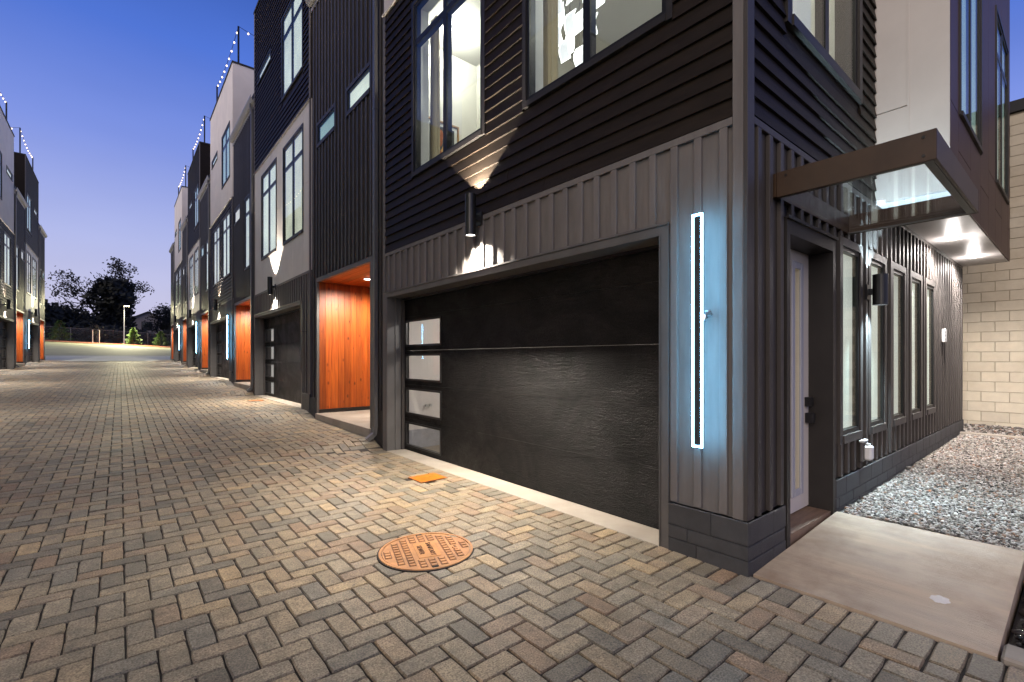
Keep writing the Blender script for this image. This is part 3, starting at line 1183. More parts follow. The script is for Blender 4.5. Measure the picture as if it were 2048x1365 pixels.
def led_light(T, flip, y, z0, z1, w, label, group, lit):
    th = thing('led_wall_light', label, 'wall light', T(0, y, z0), group)
    mb = MB(T, flip)
    b = 0.0115
    p0, p1 = -0.150, -0.141
    mb.box(p0, p1, y - w / 2, y - w / 2 + b, z0, z1)
    mb.box(p0, p1, y + w / 2 - b, y + w / 2, z0, z1)
    mb.box(p0, p1, y - w / 2 + b, y + w / 2 - b, z0, z0 + b)
    mb.box(p0, p1, y - w / 2 + b, y + w / 2 - b, z1 - b, z1)
    mb.build('light_bar', 'led' if lit else 'black_metal', th)
    hs = MB(T, flip)
    hs.box(-0.147, -0.143, y - w / 2 + b + 0.001, y + w / 2 - b - 0.001, z0 + b + 0.001, z1 - b - 0.001)
    for zz in ((z0 + z1) / 2 + 0.10,):
        hs.box(-0.143, -0.002, y - 0.004, y + 0.004, zz - 0.004, zz + 0.004)
    hs.build('housing', 'trim_dark' if lit else 'black_metal', th)
    return th

def townhouse(side, k, Y0, z0, style, label, hi, has_p=True, has_g=True, full=True, p_style='tall', lit_led=True, names=None,
              sconce_label=None, led_label=None, porch_label=None, room=False, box_depth=BACK):
    T, flip = frame_T(side, Y0, z0)
    ybase = -PLEN if has_p else 0.0
    house = thing('townhouse', label, 'house', T(0.0, (ybase + (GL if has_g else 0.0)) / 2, -0.3), 'townhouses along the alley')
    up_mat = 'panel_warm' if style == 'A' else 'lap'
    mid_mat = 'lap' if style == 'A' else 'panel'
    W1, W2 = (0.53, 2.27, 4.03, 6.53), (2.93, 4.70, 4.03, 6.53)
    W3 = (0.55, 2.40, 7.78, 9.92)
    W4 = (3.55, 5.15, 9.42, 9.78)
    blinds = ['blind_green', 'blind_yellow', 'blind_green', 'blind_warm', 'blind_yellow']
    if has_g:
        op = (OPEN_Y[0], OPEN_Y[1], -0.4, H_OPEN)
        # ground floor wall
        gw = holed(MB(T, flip), 0.0, GL, -0.35, H_BAND, [op], 0.0, 0.2).build('garage_wall', 'batten', house)
        tr = MB(T, flip)
        tr.box(-0.034, -0.001, OPEN_Y[0] - 0.07, OPEN_Y[0], -0.3, H_TRIM)
        tr.box(-0.034, -0.001, OPEN_Y[1], OPEN_Y[1] + 0.07, -0.3, H_TRIM)
        tr.box(-0.034, -0.001, OPEN_Y[0], OPEN_Y[1], H_OPEN, H_TRIM)
        tr.box(-0.034, 0.245, OPEN_Y[0] - 0.006, OPEN_Y[0] + 0.012, -0.3, H_OPEN + 0.0)
        tr.box(-0.030, 0.245, OPEN_Y[1] - 0.012, OPEN_Y[1] + 0.006, -0.3, H_OPEN + 0.0)
        tr.box(0.10, 0.13, OPEN_Y[1] - 0.03, OPEN_Y[1] - 0.0125, -0.3, H_OPEN - 0.01)
        tr.box(-0.030, 0.245, OPEN_Y[0] + 0.012, OPEN_Y[1] - 0.012, H_OPEN - 0.012, H_OPEN + 0.004)
        tr.box(-0.052, -0.034, OPEN_Y[0] - 0.075, OPEN_Y[1] + 0.075, H_TRIM - 0.006, H_TRIM + 0.012)
        tr.build('opening_trim', 'trim', gw)
        rail = MB(T, flip)
        rail.bbox(-0.028, -0.001, 0.075, GL - 0.075, H_BAND - 0.055, H_BAND, 0.003)
        rail.build('top_rail', 'batten', gw)
        battens(gw, T, flip, 0.075, GL - 0.07, 0.37, H_BAND - 0.055, [(OPEN_Y[0] - 0.075, OPEN_Y[1] + 0.075, -1, H_TRIM + 0.012)], hi, 'batten',
                start=0.11)
        cn = MB(T, flip)
        cn.bbox(-0.030, -0.001, 0.0, 0.072, 0.36, H_TOP if style == 'B' else H_MID, 0.003)
        cn.build('corner_trim', 'batten', gw)
        cn = MB(T, flip)
        cn.bbox(-0.030, -0.001, GL - 0.072, GL, -0.3, H_TOP if style == 'B' else H_MID, 0.003)
        cn.build('corner_trim', 'batten' if style == 'A' else 'batten', gw)
        # block plinth on the pier
        if hi and k == 0:
            zs = [-0.15, 0.10, 0.1975, 0.362]
            for c in range(3):
                cuts = [[0.0, 0.33, 0.56], [0.0, 0.40, 0.56], [0.0, 0.22, 0.56]][c]
                for q in range(2):
                    MB(T, flip).bbox(-0.042, -0.002, cuts[q] + 0.003 - (0.042 if q == 0 else 0), cuts[q + 1] - 0.003, zs[c] + 0.004, zs[c + 1] - 0.004, 0.004).build('block', 'cmu_dark', gw)
            MB(T, flip).box(-0.034, -0.0015, -0.034, 0.555, -0.15, 0.358).build('joint_bed', 'mortar_dark', gw)
            # flashing over the plinth
        else:
            MB(T, flip).bbox(-0.040, -0.002, 0.0, 0.56, -0.3, 0.36, 0.004).build('plinth', 'cmu_dark', gw)
        # middle and upper floors
        mw = holed(MB(T, flip), 0.0, GL, H_BAND, H_MID, [W1, W2], 0.0, 0.2).build('middle_wall', mid_mat, house)
        uw_holes = [W3, W4]
        uw = holed(MB(T, flip), 0.0, GL, H_MID, H_TOP, uw_holes, 0.0, 0.2).build('upper_wall', up_mat, house)
        if style == 'A':
            siding(house, mw, T, flip, 0.075, GL - 0.075, H_BAND + 0.004, H_MID - 0.03, [W1, W2], hi)
            panels(uw, T, flip, 0.004, GL - 0.004, H_MID, H_TOP, uw_holes, 'panel_warm', [1.2, 2.42, 3.6, 4.75], [9.3, 8.4])
        else:
            panels(mw, T, flip, 0.075, GL - 0.075, H_BAND, H_MID, [W1, W2], 'panel', [0.52, 1.4, 2.6, 3.8, 4.72], [5.1, 6.2, 4.5])
            siding(house, uw, T, flip, 0.075, GL - 0.075, H_MID + 0.004, H_TOP - 0.05, uw_holes, hi)
        fl = MB(T, flip)
        fl.box(-0.05, -0.001, 0.0, GL, H_MID - 0.026, H_MID - 0.004)
        fl.build('flashing', 'panel_warm' if style == 'A' else 'batten', mw)
        # flanks, roof and parapet cap
        own_side = side > 0 and k == 0
        for (a_, b_) in ((0.0, 0.2), (GL - 0.2, GL)):
            if own_side and a_ == 0.0:
                continue
            MB(T, flip).box(0.2, box_depth, a_, b_, -0.35, H_MID).build('flank_wall', 'batten_dark', house)
            MB(T, flip).box(0.2, box_depth, a_, b_, H_MID, H_TOP).build('upper_flank', up_mat, house)
        if not own_side:
            MB(T, flip).box(box_depth, box_depth + 0.2, 0.0, GL, -0.3, H_TOP).build('rear_wall', up_mat, house)
        rf = MB(T, flip)
        rf.box(0.2, box_depth, 0.2, GL - 0.2, H_TOP - 0.5, H_TOP - 0.4)
        rf.box(-0.04, 0.24, -0.03, GL + 0.03, H_TOP, H_TOP + 0.06)
        rf.box(0.24, box_depth, -0.03, 0.24, H_TOP, H_TOP + 0.06)
        rf.box(0.24, box_depth, GL - 0.24, GL + 0.03, H_TOP, H_TOP + 0.06)
        rf.build('roof', 'roof', house)
        # windows
        rb = random.Random(k * 3 + side)
        special = room
        if room:
            for (a_, b_, c_, d_) in (W1, W2):
                lin = MB(T, flip)
                lin.box(0.072, 0.215, a_ - 0.001, a_ + 0.06, c_ - 0.001, d_ + 0.001)
                lin.box(0.072, 0.215, b_ - 0.06, b_ + 0.001, c_ - 0.001, d_ + 0.001)
                lin.box(0.072, 0.215, a_ + 0.06, b_ - 0.06, c_ - 0.001, c_ + 0.06)
                lin.box(0.072, 0.215, a_ + 0.06, b_ - 0.06, d_ - 0.06, d_ + 0.001)
                lin.build('reveal', 'white_metal', mw)
        window(house, T, flip, *W1, transom=5.93, back=None if special else rb.choice(blinds))
        window(house, T, flip, *W2, transom=5.93, back=None if special else rb.choice(blinds))
        window(house, T, flip, *W3, transom=9.35, back='blind_green' if style == 'B' and k < 2 else 'blind_teal')
        window(house, T, flip, *W4, cols=1, back='blind_green', trim=0.04)
        garage_door(house, T, flip, OPEN_Y[0] + 0.012, OPEN_Y[1] - 0.012, H_OPEN - 0.012, (4.36, 5.40), room, hi)
        sill = MB(T, flip)
        sill.bbox(-0.045, 0.46, OPEN_Y[0] + 0.014, OPEN_Y[1] - 0.014, -0.25, 0.004, 0.006)
        sill.build('sill', 'concrete', house)
        sconce(T, flip, 3.02, 2.85, 3.32, -0.16, 0.063, sconce_label, 'cylinder sconces above the garage doors', P_UP, P_DN, (1.0, 0.90, 0.78), 101, 130)
        if led_label:
            led_light(T, flip, 0.262, 0.83, 2.455, 0.076, led_label, 'upright led lights beside the garages', lit_led)
    if has_p:
        a, b = -PLEN + 0.03, -0.002
        po = (-3.23, -0.45, -0.4, 2.77)
        if p_style == 'twin':
            PW_ = [(-1.55, -0.38, 5.62, 6.16), (-3.27, -2.08, 5.62, 6.16)]
        else:
            PW_ = [(-1.37, -0.20, 5.70, 6.28), (-2.97, -2.10, 3.80, 6.22)]
        pm = 'batten_dark'
        pp = 0.02
        T2 = (lambda f: (lambda p, y, z: f(p + pp, y, z)))(T)
        pw = holed(MB(T2, flip), a, b, -0.35, H_EAVE, [(po[0] - 0.03, po[1] + 0.03, po[2], po[3] + 0.03)] + PW_, 0.0, 0.2).build('porch_wall', pm, house)
        battens(pw, T2, flip, a + 0.02, b, 0.30, H_EAVE - 0.05, [(po[0] - 0.09, po[1] + 0.09, -1, po[3] + 0.10)] + [grow(h, 0.0) for h in PW_], hi, pm)
        MB(T2, flip).box(-0.045, -0.002, po[1] + 0.10, b, -0.3, 0.30).build('plinth', 'cmu_dark', pw)
        tr = MB(T2, flip)
        tr.box(-0.036, 0.008, po[0] - 0.085, po[0], -0.3, po[3] + 0.085)
        tr.box(-0.036, 0.008, po[1], po[1] + 0.085, -0.3, po[3] + 0.085)
        tr.box(-0.036, 0.028, po[0], po[1], po[3], po[3] + 0.085)
        tr.build('porch_trim', 'trim', pw)
        for i, h in enumerate(PW_):
            if p_style == 'twin':
                window(house, T2, flip, *h, cols=1, back='blind_green' if i else 'blind_teal', trim=0.07, trim_mat='batten_dark')
            else:
                window(house, T2, flip, *h, cols=1, back=('blind_warm' if k % 2 == 0 else 'blind_teal') if i == 0 else 'blind_green', trim=0.05,
                       transom=5.65 if i == 1 else None)
        # porch recess lined with cedar
        dpt = 1.75
        inner = MB(T2, flip)
        inner.box(0.2, dpt + 0.1, po[1] + 0.025, po[1] + 0.06, -0.3, po[3])
        inner.box(0.2, dpt + 0.1, po[0] - 0.06, po[0] - 0.025, -0.3, po[3])
        inner.box(dpt + 0.025, dpt + 0.1, po[0] - 0.025, po[1] + 0.025, -0.3, po[3])
        inner.box(0.2, dpt + 0.1, po[0] - 0.06, po[1] + 0.06, po[3] + 0.02, po[3] + 0.06)
        lining = inner.build('porch_lining', 'trim_dark', pw if False else house)
        nb = 13
        bw = (dpt - 0.012) / nb
        jn = MB(T2, flip)
        for q in range(nb):
            x0_ = 0.010 + q * bw
            mb = MB(T2, flip) if hi else jn
            mb.bbox(x0_ + 0.0012, x0_ + bw - 0.0012, po[1] - 0.002 if False else po[1] + 0.001, po[1] + 0.022, 0.06, po[3] - 0.002, 0.0022)
            if hi:
                mb.build('cedar_board', 'cedar_z', lining)
        # back and near side
        nb2 = 16
        bw2 = (po[1] - po[0]) / nb2
        for q in range(nb2):
            y_ = po[0] + q * bw2
            if 4 <= q < 11:
                continue
            mb = MB(T2, flip) if hi else jn
            mb.bbox(dpt, dpt + 0.022, y_ + 0.0012, y_ + bw2 - 0.0012, 0.06, po[3] - 0.002, 0.0022)
            if hi:
                mb.build('cedar_board', 'cedar_z', lining)
        if not hi:
            jn.build('cedar_board', 'cedar_z', lining, kind='stuff')
        jc = MB(T2, flip)
        nc = 12
        cw = (dpt - 0.03) / nc
        for q in range(nc):
            mb = MB(T2, flip) if hi else jc
            mb.bbox(0.032 + q * cw, 0.032 + (q + 1) * cw - 0.003, po[0] + 0.002, po[1] - 0.0005, po[3] - 0.001, po[3] + 0.018, 0.0022)
            if hi:
                mb.build('ceiling_board', 'cedar_y', lining)
        if not hi:
            jc.build('ceiling_board', 'cedar_y', lining, kind='stuff')
        sk = MB(T2, flip)
        sk.box(0.004, dpt, po[1] - 0.012, po[1] + 0.018, -0.018, 0.057)
        sk.build('skirting', 'trim_dark', lining)
        # front door inside the recess
        fd = MB(T2, flip).box(dpt + 0.005, dpt + 0.05, po[0] + 4 * bw2 + 0.06, po[0] + 11 * bw2 - 0.06, 0.02, 2.3).build('front_door', 'entry_door', house)
        MB(T2, flip).box(dpt - 0.02, dpt + 0.02, po[0] + 10 * bw2, po[0] + 10 * bw2 + 0.04, 0.98, 1.12).build('handle', 'black_metal', fd)
        MB(T2, flip).bbox(-0.075, dpt, po[0] - 0.05, po[1] + 0.004, -0.35, -0.02, 0.008).build('porch_slab', 'concrete', house)
        # roof, gutter and downspout
        rf = MB(T2, flip)
        rf.box(-0.06, BACK, a - 0.05, b - 0.001, H_EAVE, H_EAVE + 0.12)
        rf.build('porch_roof', 'roof', house)
        bk = MB(T2, flip)
        bk.box(BACK, BACK + 0.2, a, b, -0.3, H_EAVE)
        bk.box(0.2, BACK, a, a + 0.15, -0.3, H_EAVE)
        bk.build('rear_wall', pm, house)
        gt = MB(T2, flip)
        pr = [(-0.035, -0.13), (-0.10, -0.13), (-0.155, -0.03), (-0.155, 0.03), (-0.145, 0.03), (-0.145, -0.025), (-0.095, -0.12), (-0.045, -0.12), (-0.045, 0.03), (-0.035, 0.03)]
        pr = [(p_, H_EAVE + z_) for p_, z_ in pr]
        nP = len(pr)
        v = [(p_, a - 0.09, z_) for p_, z_ in pr] + [(p_, b - 0.004, z_) for p_, z_ in pr]
        fcs = [(i, (i + 1) % nP, nP + (i + 1) % nP, nP + i) for i in range(nP)] + [tuple(range(nP))[::-1], tuple(range(nP, 2 * nP))]
        gt.add(v, fcs)
        gut = gt.build('gutter', 'gutter', house)
        MB(T2, flip).box(-0.034, -0.002, a - 0.06, b - 0.003, H_EAVE - 0.24, H_EAVE - 0.002).build('fascia', 'gutter', gut)
        ds = MB(T2, flip)
        yd = -3.50
        def seg(p_a, z_a, p_b, z_b, hw=0.04, th=0.030):
            # rectangular pipe between two points in the p-z plane
            dx, dz = p_b - p_a, z_b - z_a
            l = math.hypot(dx, dz)
            nx_, nz_ = -dz / l * th, dx / l * th
            q = [(p_a + nx_, z_a + nz_), (p_a - nx_, z_a - nz_), (p_b - nx_, z_b - nz_), (p_b + nx_, z_b + nz_)]
            v_ = [(p_, yd - hw, z_) for p_, z_ in q] + [(p_, yd + hw, z_) for p_, z_ in q]
            ds.add(v_, [(0, 1, 2, 3), (7, 6, 5, 4), (0, 4, 5, 1), (1, 5, 6, 2), (2, 6, 7, 3), (3, 7, 4, 0)])
        seg(-0.10, H_EAVE - 0.12, -0.10, H_EAVE - 0.22)
        seg(-0.10, H_EAVE - 0.20, -0.062, H_EAVE - 0.42)
        seg(-0.062, H_EAVE - 0.40, -0.062, 0.03)
        zb = float(edge_z(np.array([Y0 + yd + (0.4 if side < 0 else 0)]))[0]) - z0 if full else -0.2
        seg(-0.062, 0.05, -0.085, zb + 0.13)
        seg(-0.080, zb + 0.15, -0.20, zb + 0.055, th=0.034)
        for zz in (1.4, 3.2, 5.2, 7.2):
            ds.box(-0.096, -0.028, yd - 0.046, yd + 0.046, zz, zz + 0.03)
        ds.build('downspout', 'downspout', house)
        # recessed light in the porch ceiling
        dl = thing('porch_downlight', porch_label, 'ceiling light', T2(0.62, -1.55, 2.765), 'round recessed lights in the porch ceilings')
        MB(T2, flip).cyl((0.62, -1.55, 2.758), 0.085, 0.014, 28).build('ring', 'white_metal', dl)
        MB(T2, flip).cyl((0.62, -1.55, 2.752), 0.064, 0.006, 28).build('lens', 'lens', dl)
        spot('porch_lamp', T2(0.62, -1.55, 2.745), (0, 0, -1), P_PORCH, 172, 0.5, (1.0, 0.90, 0.78), dl, 0.06)
    return house

P_UP, P_DN, P_PORCH = 480.0, 1280.0, 680.0
ORD = ['nearest', 'second', 'third', 'fourth', 'farthest']
R_LABELS = [
    'black lap sided end townhouse with glass door canopy beside the gravel strip',
    'townhouse with grey panel second floor and black top, second from the camera on the right',
    'townhouse with white top floor over black lap siding, middle of the right row',
    'black topped townhouse with light grey second floor, fourth on the right',
    'white topped townhouse near the far end of the right row',
]
houses = []
for k in range(5):
    houses.append(townhouse(
        +1, k, 1.477 if k == 0 else 10.9 + 9.4 * (k - 1), 0.3 * k, 'A' if k % 2 == 0 else 'B', R_LABELS[k], hi=k < 2, has_p=k > 0,
        p_style='twin' if k == 1 else 'tall', lit_led=(k != 1), room=(k == 0), box_depth=(BACK - 0.02),
        sconce_label=['black cylinder sconce lit up and down over the nearest garage door',
                      'black cylinder sconce under the grey panel wall, second garage on the right',
                      'black cylinder sconce over the third garage on the right',
                      'black cylinder sconce over the fourth garage on the right',
                      'black cylinder sconce over the farthest garage on the right'][k],
        led_label=['tall glowing white led frame on the pier by the nearest garage',
                   'unlit black upright light beside the second garage on the right',
                   'glowing upright led light by the third garage on the right',
                   'glowing upright led light by the fourth garage on the right',
                   'glowing upright led light by the farthest garage on the right'][k],
        porch_label=[None, 'round downlight in the nearest cedar porch', 'round downlight in the second cedar porch on the right',
                     'round downlight in the third cedar porch on the right', 'round downlight in the fourth cedar porch on the right'][k]))
townhouse(+1, 5, 10.9 + 9.4 * 4, 1.32, 'B', 'narrow dark batten end house with porch closing the right row', False, has_g=False,
          porch_label='round downlight in the farthest cedar porch on the right')
# the facing row
L_LABELS = ['dark townhouse facing the nearest garage across the alley', 'townhouse across the alley facing the second garage',
            'townhouse across the alley facing the third garage',
            'white topped townhouse at the left edge of the picture', 'black topped townhouse with grey second floor on the left row']
for k in range(5):
    townhouse(-1, k, (1.477 if k == 0 else 10.9 + 9.4 * (k - 1)) - 0.4, 0.3 * k, 'B' if k % 2 == 0 else 'A', L_LABELS[k], hi=False, has_p=k > 0,
              sconce_label=['black cylinder sconce on the left row facing the nearest garage', 'black cylinder sconce on the left row facing the second garage',
                            'black cylinder sconce on the left row facing the third garage', 'black cylinder sconce at the left edge of the picture',
                            'black cylinder sconce over the far garage of the left row'][k],
              led_label=['led light on the left row facing the nearest garage', 'led light on the left row facing the second garage',
                         'led light on the left row facing the third garage', 'led light on the left row facing the fourth garage',
                         'glowing upright led light by the far garage of the left row'][k],
              porch_label=[None, 'round downlight in the left porch facing the nearest one', 'round downlight in the left porch facing the second one',
                           'round downlight in the left porch facing the third one', 'round downlight in the nearer cedar porch on the left'][k])
townhouse(-1, 5, 10.9 + 9.4 * 4 - 0.4, 1.32, 'B', 'narrow dark batten end house with porch closing the left row', False, has_g=False,
          porch_label='round downlight in the farther cedar porch on the left')

# ---------------------------------------------------------------- end house: the flank with the entrance
H1 = houses[0]
YS = 1.477
TS = lambda p, x, z: (x, YS + p, z)          # p goes into the house (+Y)
XE = 11.64
DOOR = (3.90, 4.85, -0.1, 2.42)
SLIM = [(5.07 + 0.89 * i, 5.07 + 0.89 * i + 0.68, 0.66, 2.57) for i in range(5)]
SWIN = (3.86, 5.70, 3.98, 6.53)
sw = holed(MB(TS, True), XR + 0.001, XE, -0.15, H_BAND, [DOOR] + SLIM, 0.0, 0.2).build('side_wall', 'batten_dark', H1)
rl = MB(TS, True)
rl.bbox(-0.028, -0.001, XR + 0.075, XE, H_BAND - 0.055, H_BAND - 0.003, 0.003)
rl.build('top_rail', 'batten_dark', sw)
battens(sw, TS, True, XR + 0.08, XE, 0.365, H_BAND - 0.06, [(DOOR[0] - 0.06, DOOR[1] + 0.06, -1, 2.53)] + SLIM, True, 'batten_dark', start=XR + 0.12, proud=0.034, w=0.055)
cn = MB(TS, True)
cn.bbox(-0.031, -0.001, XR - 0.031, XR + 0.072, 0.362, H_MID, 0.003)
cn.build('corner_trim', 'batten_dark', sw)
# block plinth, three courses
zs = [-0.12, 0.10, 0.1975, 0.362]
for c in range(3):
    x = XR - 0.042 + (0.20 if c % 2 else 0.0)
    first = True
    while x < XE:
        a, b = (XR - 0.042 if first else x), x + 0.40
        if first and c % 2:
            b = x
            x -= 0.40
        first = False
        x += 0.40
        for l, r in cut(a, min(b, XE), [(DOOR[0] - 0.075, DOOR[1] + 0.075)]):
            MB(TS, True).bbox(-0.040, -0.002, l + 0.003, r - 0.003, zs[c] + 0.004, zs[c + 1] - 0.004, 0.004).build('block', 'cmu_dark', sw)
jb = MB(TS, True)
for l, r in ((XR - 0.032, DOOR[0] - 0.077), (DOOR[1] + 0.077, XE - 0.002)):
    jb.box(-0.032, -0.0015, l, r, -0.12, 0.358)
jb.build('joint_bed', 'mortar_dark', sw)
for i, h in enumerate(SLIM):
    window(H1, TS, True, *h, cols=1, back='blind_side', trim=0.075, trim_mat='batten_dark', depth=0.03, proud=0.03)
# entrance door
et = MB(TS, True)
et.box(-0.040, 0.165, DOOR[0] - 0.055, DOOR[0] + 0.004, -0.1, DOOR[3] + 0.09)
et.box(-0.040, 0.165, DOOR[1] - 0.004, DOOR[1] + 0.055, -0.1, DOOR[3] + 0.09)
et.box(-0.040, 0.165, DOOR[0] + 0.004, DOOR[1] - 0.004, DOOR[3] - 0.03, DOOR[3] + 0.09)
et.box(-0.058, -0.0402, DOOR[0] - 0.07, DOOR[1] + 0.07, DOOR[3] + 0.075, DOOR[3] + 0.10)
ed = et.build('entrance', 'trim_dark', H1)
LITE = (4.485, 4.635, 0.30, 2.24)
holed(MB(TS, True), DOOR[0] + 0.006, DOOR[1] - 0.006, 0.115, DOOR[3] - 0.032, [LITE], 0.155, 0.20).build('door_leaf', 'entry_door', ed)
lf = MB(TS, True)
for (a, b, c, d) in ((LITE[0] - 0.05, LITE[0] + 0.012, LITE[2] - 0.05, LITE[3] + 0.05), (LITE[1] - 0.012, LITE[1] + 0.05, LITE[2] - 0.05, LITE[3] + 0.05),
                     (LITE[0] + 0.012, LITE[1] - 0.012, LITE[2] - 0.05, LITE[2] + 0.012), (LITE[0] + 0.012, LITE[1] - 0.012, LITE[3] - 0.012, LITE[3] + 0.05)):
    lf.bbox(0.138, 0.156, a, b, c, d, 0.006)
lf.build('lite_frame', 'lite_frame', ed)
MB(TS, True).box(0.165, 0.172, LITE[0], LITE[1], LITE[2], LITE[3]).build('pane', 'glass_clear', ed)
hall = MB(TS, True)
hall.box(0.75, 0.78, 3.9, 7.6, 0.0, 2.6)
hall.build('hall_wall', 'blind_warm', ed)
MB(TS, True).box(0.70, 0.745, 5.9, 6.1, 1.02, 1.32).build('hall_picture', surf('blue_print', (0.03, 0.22, 0.55), 0.5), ed)
MB(TS, True).box(0.10, 0.154, DOOR[1] - 0.10, DOOR[1] - 0.045, 1.02, 1.10).build('deadbolt', 'black_metal', ed)
MB(TS, True).bbox(0.085, 0.154, DOOR[1] - 0.10, DOOR[1] - 0.04, 0.87, 0.96, 0.006).build('handle', 'black_metal', ed)
MB(TS, True).box(-0.02, 0.2, DOOR[0] + 0.004, DOOR[1] - 0.004, 0.0, 0.10).build('threshold', surf('oak_threshold', (0.20, 0.13, 0.085), 0.6, var=0.25, stretch=(1, 9, 1)), ed)
# second floor flank: lap siding, window, then the bay
XB, YB = 6.25, 0.88
mw = holed(MB(TS, True), XR + 0.001, XE, H_BAND, H_MID, [SWIN], 0.0, 0.2).build('side_middle_wall', 'lap', H1)
siding(H1, mw, TS, True, XR + 0.075, XB - 0.002, H_BAND + 0.004, H_MID, [SWIN], True)
holed(MB(TS, True), XR + 0.001, XE, H_MID, H_TOP, [], 0.0, 0.2).build('side_upper_wall', 'panel_warm', H1)
window(H1, TS, True, *SWIN, cols=2, back=None, trim=0.085, trim_mat='trim_dark', proud=0.04)
# bay: white cheek, brown front, soffit
TC = lambda p, y, z: (XB + p, y, z)
ck = holed(MB(TC), YB, YS - 0.001, H_BAND, H_TOP, [], 0.0, 0.15).build('bay_cheek', 'bay_panel', H1)
for (a, b, c, d) in ((1.19, YS - 0.002, H_BAND + 0.002, 4.04), (1.19, YS - 0.002, 4.05, H_TOP), (YB - 0.012, 1.18, H_BAND + 0.002, H_TOP)):
    MB(TC).box(-0.014, -0.001, a, b, c, d).build('panel', 'bay_panel', ck)
MB(TC).box(-0.018, -0.0142, 1.176, 1.194, H_BAND + 0.002, 9).build('joint_cover', 'bay_panel', ck)
TB = lambda p, x, z: (x, YB + p, z)
BW = [(6.72, 8.28, 3.98, 6.53), (9.72, 11.32, 3.98, 6.53)]
bf = holed(MB(TB, True), XB + 0.151, XE + 0.02, H_BAND, H_TOP, BW, 0.0, 0.15).build('bay_front', 'maroon', H1)
panels(bf, TB, True, XB + 0.0, XE + 0.02, H_BAND - 0.012, 8.0, BW, 'maroon', [6.72, 7.5, 8.28, 9.0, 9.72, 10.5, 11.32], [3.98, 3.6])
for h in BW:
    window(H1, TB, True, *h, cols=2, transom=5.93 if h[0] > 9 else None, back='blind_teal', trim=0.05)
sf = MB()
sf.box(XB + 0.002, 8.0, YB + 0.002, YS - 0.03, H_BAND - 0.012, H_BAND - 0.002)
sf.build('soffit', 'soffit', H1)
sf = MB()
sf.box(8.004, XE + 0.016, YB + 0.002, YS - 0.03, H_BAND - 0.012, H_BAND - 0.002)
sf.build('soffit', 'soffit', H1)
MB().box(XE - 0.2, XE, YS + 0.2, 7.14, -0.1, H_TOP).build('rear_wall', 'batten_dark', H1)
# canopy
CX0, CX1, CY0 = 3.66, 5.30, 0.565
can = MB().box(CX0, CX1, YS - 0.036, YS - 0.002, 2.62, 2.785).build('canopy', 'bronze', H1)
MB().bbox(CX0 - 0.0, CX0 + 0.02, CY0, YS - 0.037, 2.61, 2.79, 0.003).build('beam', 'bronze', can)
MB().bbox(CX1 - 0.02, CX1, CY0, YS - 0.037, 2.61, 2.79, 0.003).build('beam', 'bronze', can)
MB().bbox(CX0 + 0.021, CX1 - 0.021, CY0 + 0.001, CY0 + 0.02, 2.611, 2.789, 0.003).build('beam', 'bronze', can)
fl = MB()
fl.box(CX0 + 0.021, CX0 + 0.055, CY0 + 0.022, YS - 0.038, 2.613, 2.622)
fl.box(CX1 - 0.055, CX1 - 0.021, CY0 + 0.022, YS - 0.038, 2.613, 2.622)
fl.box(CX0 + 0.056, CX1 - 0.056, CY0 + 0.022, CY0 + 0.065, 2.613, 2.622)
fl.build('flange', 'trim', can)
MB().box(CX0 + 0.022, CX1 - 0.022, CY0 + 0.021, YS - 0.038, 2.640, 2.652).build('glass_roof', 'glass_canopy', can)
for (yy, zz) in ((CY0 + 0.06, 2.755), (CY0 + 0.06, 2.645), (YS - 0.10, 2.755)):
    MB().cyl((CX0 - 0.004, yy, zz), 0.009, 0.006, 10, axis=0).build('bolt', 'black_metal', can)
# flank sconce, soffit lamps
sconce(TS, True, 5.885, 1.985, 2.29, -0.14, 0.064, 'black cylinder sconce between the slim side windows', 'flank sconce', 190, 420, (0.62, 0.86, 1.0), 96, 104, lens='lens_cool')
for i, (x, lab) in enumerate(((8.76, 'nearer round downlight in the white bay soffit'), (10.6, 'farther round downlight in the white bay soffit'))):
    t = thing('soffit_downlight', lab, 'ceiling light', (x, 1.19, H_BAND - 0.013), 'downlights under the bay')
    MB().cyl((x, 1.19, H_BAND - 0.022), 0.085, 0.0095, 28).build('ring', 'white_metal', t)
    MB().cyl((x, 1.19, H_BAND - 0.028), 0.066, 0.006, 28).build('lens', 'lens', t)
    point('soffit_lamp', (x, 1.19, H_BAND - 0.14), 11, (1.0, 0.93, 0.88), t, 0.06)
    spot('soffit_beam', (x, 1.19, H_BAND - 0.034), (0, 0, -1), 620, 165, 0.5, (1.0, 0.93, 0.88), t, 0.06)
# small fittings on the walls
sp = MB()
sp.tube([(XR - 0.028, 1.70, 1.76), (XR - 0.095, 1.70, 1.76)], 0.012, 10)
sp.tube([(XR - 0.085, 1.70, 1.77), (XR - 0.115, 1.70, 1.745), (XR - 0.125, 1.70, 1.715)], 0.013, 10)
sp.cyl((XR - 0.075, 1.70, 1.772), 0.02, 0.012, 10)
tag(sp.build('hose_tap', 'steel'), 'small steel hose tap beside the glowing led frame', 'tap')
ob = thing('outlet_box', 'clear plastic outlet cover low on the flank wall', 'outlet', (5.66, YS - 0.06, 0.50))
MB().bbox(5.62, 5.74, YS - 0.06, YS - 0.036, 0.43, 0.62, 0.006).build('back_plate', 'trim', ob)
MB().bbox(5.64, 5.74, YS - 0.125, YS - 0.061, 0.45, 0.59, 0.014).build('cover', 'white_metal', ob)
MB().bbox(5.60, 5.75, YS - 0.075, YS - 0.035, 0.625, 0.645, 0.004).build('hood', 'white_metal', ob)
MB().bbox(5.67, 5.71, YS - 0.105, YS - 0.07, 0.59, 0.612, 0.004).build('hinge', 'white_metal', ob)
kb = thing('alarm_box', 'small white control box on the flank wall past the windows', 'control box', (9.75, YS - 0.04, 1.72))
